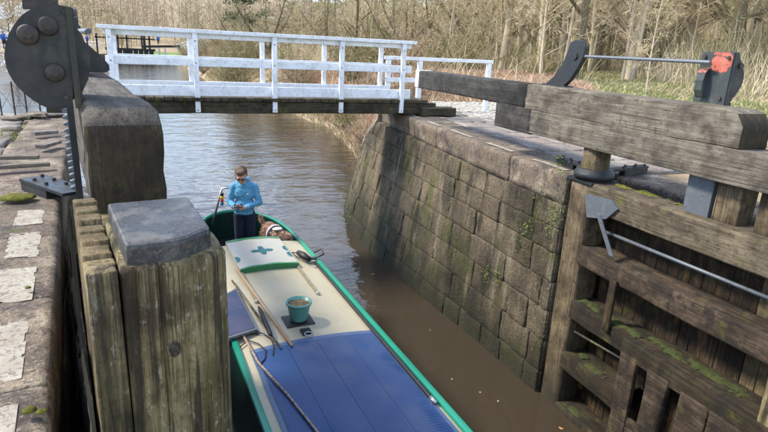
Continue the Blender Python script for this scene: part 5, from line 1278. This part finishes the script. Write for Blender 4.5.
def s_near():
    x, y = rq.uniform(7.4, 13), rq.uniform(-1, 12)
    return (x, y) if not (x < 11 and y > 9.2) else None
blades('dry_grass', 100000, s_dry, lambda: rq.uniform(.05, .26), .005, M['straw'], 1.2)
blades('green_grass', 120000, s_green, lambda: rq.uniform(.05, .18), .0065, M['grass'], .9)
blades('verge_grass', 16000, s_near, lambda: rq.uniform(.03, .14), .006, M['grass'])
def s_brk():
    y = 14.5+34*rq.random()**1.3; e = rq.uniform(.3, 10); x = lerp_tab(ER, y)+e
    if (y < 16.5 and x < 10.8) or x > 4.5+.62*y: return None
    return x, y
blades('bracken_litter', 80000, s_brk, lambda: rq.uniform(.05, .36), .008, M['bracken'], 1.3)
def s_reed():
    y = 16.8+60*rq.random()**1.6; return lerp_tab(ER, y)+rq.uniform(-.35, 1.2), y
blades('bankside_reeds', 7000, s_reed, lambda: rq.uniform(.15, .6), .008, M['straw'], .9)
# grass in the joints of the left lockside
def s_left():
    x, y = rq.uniform(-5, -1.5), rq.uniform(6, 12.4)
    return (x, y) if nz3(x*1.6, y*1.6, 4) > .28 else None
V_, F_ = [], []
for i in range(6000):
    s = s_left()
    if not s: continue
    x, y = s; h = rq.uniform(.02, .08); a = rq.uniform(0, 6.28); b = len(V_); V_ += [(x-.006, y, 3.40), (x+.006, y, 3.40), (x+cos(a)*.05, y+sin(a)*.05, 3.42+h)]; F_.append((b, b+1, b+2))
stuff(put('joint_moss', mesh('joint_moss', V_, F_, mat('yellow green tufts', (.26, .25, .07)))))
# moss and weeds hanging on the lock wall
V_, F_ = [], []
for (px, py, n, sp) in ((548, 225, 90, .16), (525, 228, 60, .14), (520, 240, 50, .16), (485, 276, 70, .09), (496, 275, 60, .08), (560, 165, 60, .1), (555, 215, 60, .1), (540, 300, 80, .3), (352, 215, 160, .35), (348, 235, 100, .3), (545, 195, 50, .3)):
    c_ = atx(px, py, 5.12)
    for i in range(n):
        p = c_+Vector((0, rq.gauss(0, sp*.6), rq.gauss(0, sp))); f = max(0, min(1, p.z/3.4)); s_ = (p.y-6)/11.5
        w = Sr(max(0, min(1, s_*1.0)), max(-.1, min(3, p.z))); 
        x_ = lerp_tab([(b_[1], b_[0]) for b_ in BOT], p.y)*(1-f)+lerp_tab([(b_[1], b_[0]) for b_ in TOP], p.y)*f
        q = Vector((x_-.015, p.y, p.z)); d = Vector((-rq.uniform(.3, 1), rq.uniform(-.8, .8), rq.uniform(-.6, .8))).normalized()*rq.uniform(.015, .045); sd = Vector((0, rq.uniform(-1, 1), rq.uniform(-1, 1))).normalized()*.010
        b = len(V_); V_ += [q-sd, q+sd, q+d]; F_.append((b, b+1, b+2))
stuff(put('wall_weeds', mesh('wall_weeds', V_, F_, mat('wall fern green', (.13, .20, .03), rough=.7)), rw))
# evergreen and blossom tree
def leafy(name, lab, p, h, R_, n, mt, lf=.12, th=.12):
    t = thing(name, lab, 'tree', p); rr_ = random.Random(int(h*10)); V_, F_ = [], []
    P_ = [Vector((0, 0, -.2)), Vector((.1, 0, h*.3)), Vector((0, .1, h*.7)), Vector((.05, 0, h))]
    limbs = [tube(P_, [th, th*.8, th*.5, th*.15], 7, False)]
    for k in range(12):
        a = k*2.4; z = h*(.2+.06*k); limbs.append(tube([Vector((0, 0, z)), Vector((cos(a)*R_*.5, sin(a)*R_*.5, z+.5)), Vector((cos(a)*R_*.9, sin(a)*R_*.9, z+1.2))], [th*.4, th*.25, .01], 5, False))
    for k in range(60):
        c = Vector((rr_.gauss(0, .45)*R_, rr_.gauss(0, .45)*R_, h*rr_.uniform(.25, 1)))
        for j in range(n//60):
            q = c+rdir(rr_)*rr_.random()**.5*R_*.32; a, b = rdir(rr_)*lf, rdir(rr_)*lf*.6; i = len(V_); V_ += [q-a, q+b, q+a, q-b]; F_.append((i, i+1, i+2, i+3))
    obj('trunk', join(*limbs), M['bark_dark'], t, True); obj('crown', (V_, F_), mt, t)
p = Vector((20, 118, 0)); p.z = ground(20, 118)
p2 = aty(245, 30, 95); leafy('evergreen_tree', 'dark green conifer clump high on the bank beyond the footbridge', Vector((p2.x, 95, ground(p2.x, 95))), 13, 3.2, 4200, M['ever'], .22)
p3 = aty(8, 25, 70); leafy('blossom_tree', 'white blossom tree at the far left edge behind the round plate', Vector((p3.x, 70, ground(p3.x, 70)-.2)), 8.5, 2.6, 2400, mat('white blossom', (.72, .70, .66), rough=.8), .12)

# ------------------------------------------------------------------ upper lock far down the pound
fl = thing('lock_gate', 'far black lock gate with white tipped beams at the end of the pound', 'lock gate', (0, 125, 0))
BK = mat('far black paint', (.02, .02, .022), rough=.6); WH = mat('far white paint', (.75, .76, .78), rough=.6); GS = mat('far lock stone', (.16, .15, .135), [((.08, .075, .065), .8, (1, 1, 1), .45, .65, .8)], .9)
def fp(name, VF, mt): return obj(name, VF, mt, fl)
for i in range(9): fp('gate_board', box(-7.6+i*.95, -7.6+i*.95+.85, -.15, .1, .0, 2.3+.12*(i % 2)), BK)
fp('gate_rail', box(-7.8, 1.2, -.3, -.16, 2.1, 2.5), BK); fp('gate_rail', box(-7.8, 1.2, -.3, -.16, .9, 1.2), BK)
M4 = Matrix.Translation((0, 0, 0)) @ Matrix.Rotation(-.05, 4, 'Y')
fp('balance_beam', xf(box(-1.2, 6.0, -.6, -.2, 2.75, 3.2), M4), BK); fp('beam_tip', xf(box(6.01, 6.3, -.58, -.22, 2.77, 3.18), M4), WH)
fp('walkway', box(-9.5, 1.2, .2, .9, 4.2, 4.45), BK)
for x in (-9.2, -7.2, -5.5, -3.9, -1.2, .2): fp('post', box(x-.15, x+.15, .2, .5, 1.2, 5.0), BK)
fp('paddle_post', box(-6.2, -5.7, -.2, .2, 2.4, 5.1), BK); fp('paddle_post', box(-1.0, -.5, -.2, .2, 2.4, 4.9), BK)
wl = thing('retaining_wall', 'low grey stone wall at the water under the far black lock gate', 'wall', (0, 126, 0))
for i in range(18):
    x = -24+i*1.75; obj('stone_course', blocky(lambda u, v: (x+1.7*u, .3, -.3+1.5*v), .8, (0, -1, 0), i, 3, 3, .05, .05), GS, wl)
for i, x in enumerate((1.9, 3.0)):
    b = thing('bollard', ('left' if i == 0 else 'right')+' white bollard on the grass by the far lock gate', 'bollard', (x, 124.6, 1.0))
    obj('shaft', lathe([(.16, -.6), (.16, 1.6), (.2, 1.65), (.2, 1.9), (.1, 2.1), (.01, 2.15)], n=10), WH, b, True)
    obj('base', lathe([(.28, -.6), (.28, .2), (.17, .3)], n=10), GS, b, True)
def rail_fence(lab, pts, h, name='white_railing', n=4):
    t = thing(name, lab, 'railing', (0, 0, 0))
    for (a, b) in zip(pts, pts[1:]):
        a, b = Vector(a), Vector(b)
        for k in range(n+1):
            p = a.lerp(b, k/n); obj('post', box(p.x-.08, p.x+.08, p.y-.08, p.y+.08, p.z-.3, p.z+h), WH, t)
        for z in (h, h*.5):
            obj('rail', tube([a+Vector((0, 0, z)), b+Vector((0, 0, z))], .075, 5), WH, t)
rail_fence('white railing stepping up the slope right of the far lock', [(5.5, 131, 2.4), (9.5, 131, 3.6), (12, 131, 3.6)], 1.2)
rail_fence('white railing on the far bank at the left end of the footbridge', [(-15, 131, 2.0), (-9, 131, 2.1)], 1.2)
lawn = thing('lawn', '', ''); lawn.pop('label'); lawn.pop('category'); struct(lawn)
obj('turf', ([(x, y, max(.9, ground(x, y))+.12) for y in [124.5+i*1.2 for i in range(11)] for x in [-2+i*1.0 for i in range(12)]], [(j*12+i, j*12+i+1, (j+1)*12+i+1, (j+1)*12+i) for j in range(10) for i in range(11)]), mat('lawn', (.12, .20, .045), [((.2, .25, .08), 1, O1, .45, .65, .7)]), lawn, True)
struct(obj('path', ([(6.5+.10*(i)+w*1.8, 96+i*4, ground(6.5+.1*i+w*1.8, 96+i*4)+.35) for i in range(9) for w in (0, 1)], [(2*i, 2*i+1, 2*i+3, 2*i+2) for i in range(8)]), mat('sandy path', (.40, .30, .21), [((.3, .22, .15), 2, O1, .45, .65, .6)])))
def walker(p, top, leg, rot, lab):
    m_ = mat('far skin', (.45, .27, .2)); b = [ell((0, 0, 1.62), (.09, .1, .12)), capsule((0, 0, 1.45), (0, 0, 1.55), .06, .055), ell((0, 0, 1.2), (.17, .11, .3))]
    for sx in (-1, 1): b += [capsule((sx*.09, 0, .9), (sx*.1, -.06*sx, .5), .08, .06), capsule((sx*.1, -.06*sx, .5), (sx*.1, .05*sx, .06), .06, .045), capsule((sx*.2, 0, 1.42), (sx*.26, .02, 1.12), .05, .04), capsule((sx*.26, .02, 1.12), (sx*.22, -.12, .92), .04, .035), capsule((sx*.1, .05*sx, .05), (sx*.1, .05*sx-.14, .04), .045, .035)]
    o = remesh('person', b, .03, m_, None, 2); tag(o, lab, 'person'); o.location = p; o.rotation_euler = (0, 0, rot)
    jk = [ell((0, 0, 1.2), (.21, .15, .33)), capsule((-.17, 0, 1.42), (.17, 0, 1.42), .08, .08)]
    for sx in (-1, 1): jk += [capsule((sx*.2, 0, 1.42), (sx*.27, .02, 1.12), .075, .06), capsule((sx*.27, .02, 1.12), (sx*.23, -.1, .95), .06, .05)]
    remesh('jacket', jk, .03, mat('far jacket', top), o, 2)
    tr = []
    for sx in (-1, 1): tr += [capsule((sx*.09, 0, .92), (sx*.1, -.06*sx, .5), .105, .08), capsule((sx*.1, -.06*sx, .5), (sx*.1, .05*sx, .1), .08, .065)]
    remesh('trousers', tr, .03, mat('far trousers', leg), o, 2)
    remesh('hair', [ell((0, .02, 1.67), (.1, .105, .1))], .025, M['hair'], o, 2)
for px, yy, z_, top, leg, lab in ((82, 100, None, (.10, .06, .35), (.02, .02, .05), 'far walker in purple jacket just right of the left gear'), (87, 103, None, (.03, .10, .40), (.02, .03, .08), 'far walker in blue jacket just right of the left gear'),
                                   (158, 127, None, (.03, .16, .5), (.03, .03, .05), 'tiny walker in blue on the far lock behind the footbridge rail'), (4, 70, None, (.02, .13, .5), (.02, .02, .04), 'far walker in blue at the left edge of the photo')):
    p = aty(px, 40, yy); z = ground(p.x, yy)
    if z < .5:
        z = aty(px, 40, yy).z-.9
    walker(Vector((p.x, yy, z)), top, leg, px*.1, lab)
# wire fence at the far edge of the left lockside
wf = thing('wire_fence', 'thin wire fence with dark posts at the water end of the left lockside', 'fence')
pp = [atz(x, 115.5, 3.40) for x in (2, 15.5, 27.5, 41)]
for p in pp: obj('post', tube([p, p+Vector((0, 0, .62))], .014, 6), M['steel_dark'], wf)
for a, b in zip(pp, pp[1:]):
    for (z0, z1) in ((.1, .5), (.5, .1), (.56, .56)): obj('wire', tube([a+Vector((0, 0, z0)), b+Vector((0, 0, z1))], .004, 4), M['steel'], wf)
# low stone landing under the people on the far left shore

for i, (px, py, r_, c_, lab) in enumerate(((372.5, 274, .05, (.40, .12, .05), 'small orange leaf floating near the foot of the lock wall'), (452, 379, .018, (.38, .42, .35), 'pale speck floating between the boat and the lock wall, left one'), (480, 392, .016, (.38, .42, .35), 'pale speck floating between the boat and the lock wall, middle one'), (498, 401, .02, (.42, .47, .4), 'pale speck floating between the boat and the lock wall, right one'), (561, 428, .035, (.45, .22, .08), 'brown leaf floating at the foot of the right gate'), (430, 330, .02, (.35, .3, .2), 'tiny brown leaf floating beside the boat rail'))):
    p = atz(px, py, .006)
    V_ = [(r_*cos(t)*(1+.2*sin(3*t)), .5*r_*sin(t), .004*cos(2*t)) for t in [2*pi*k/12 for k in range(12)]]
    o = obj('floating_leaf', (V_+[(v[0], v[1], v[2]-.003) for v in V_], [tuple(range(12)), tuple(range(23, 11, -1))]+[(k, 12+k, 12+(k+1) % 12, (k+1) % 12) for k in range(12)]), mat('leaf', c_, rough=.6)); o.location = p; o.rotation_euler = (0, 0, i*1.3); tag(o, lab, 'leaf')
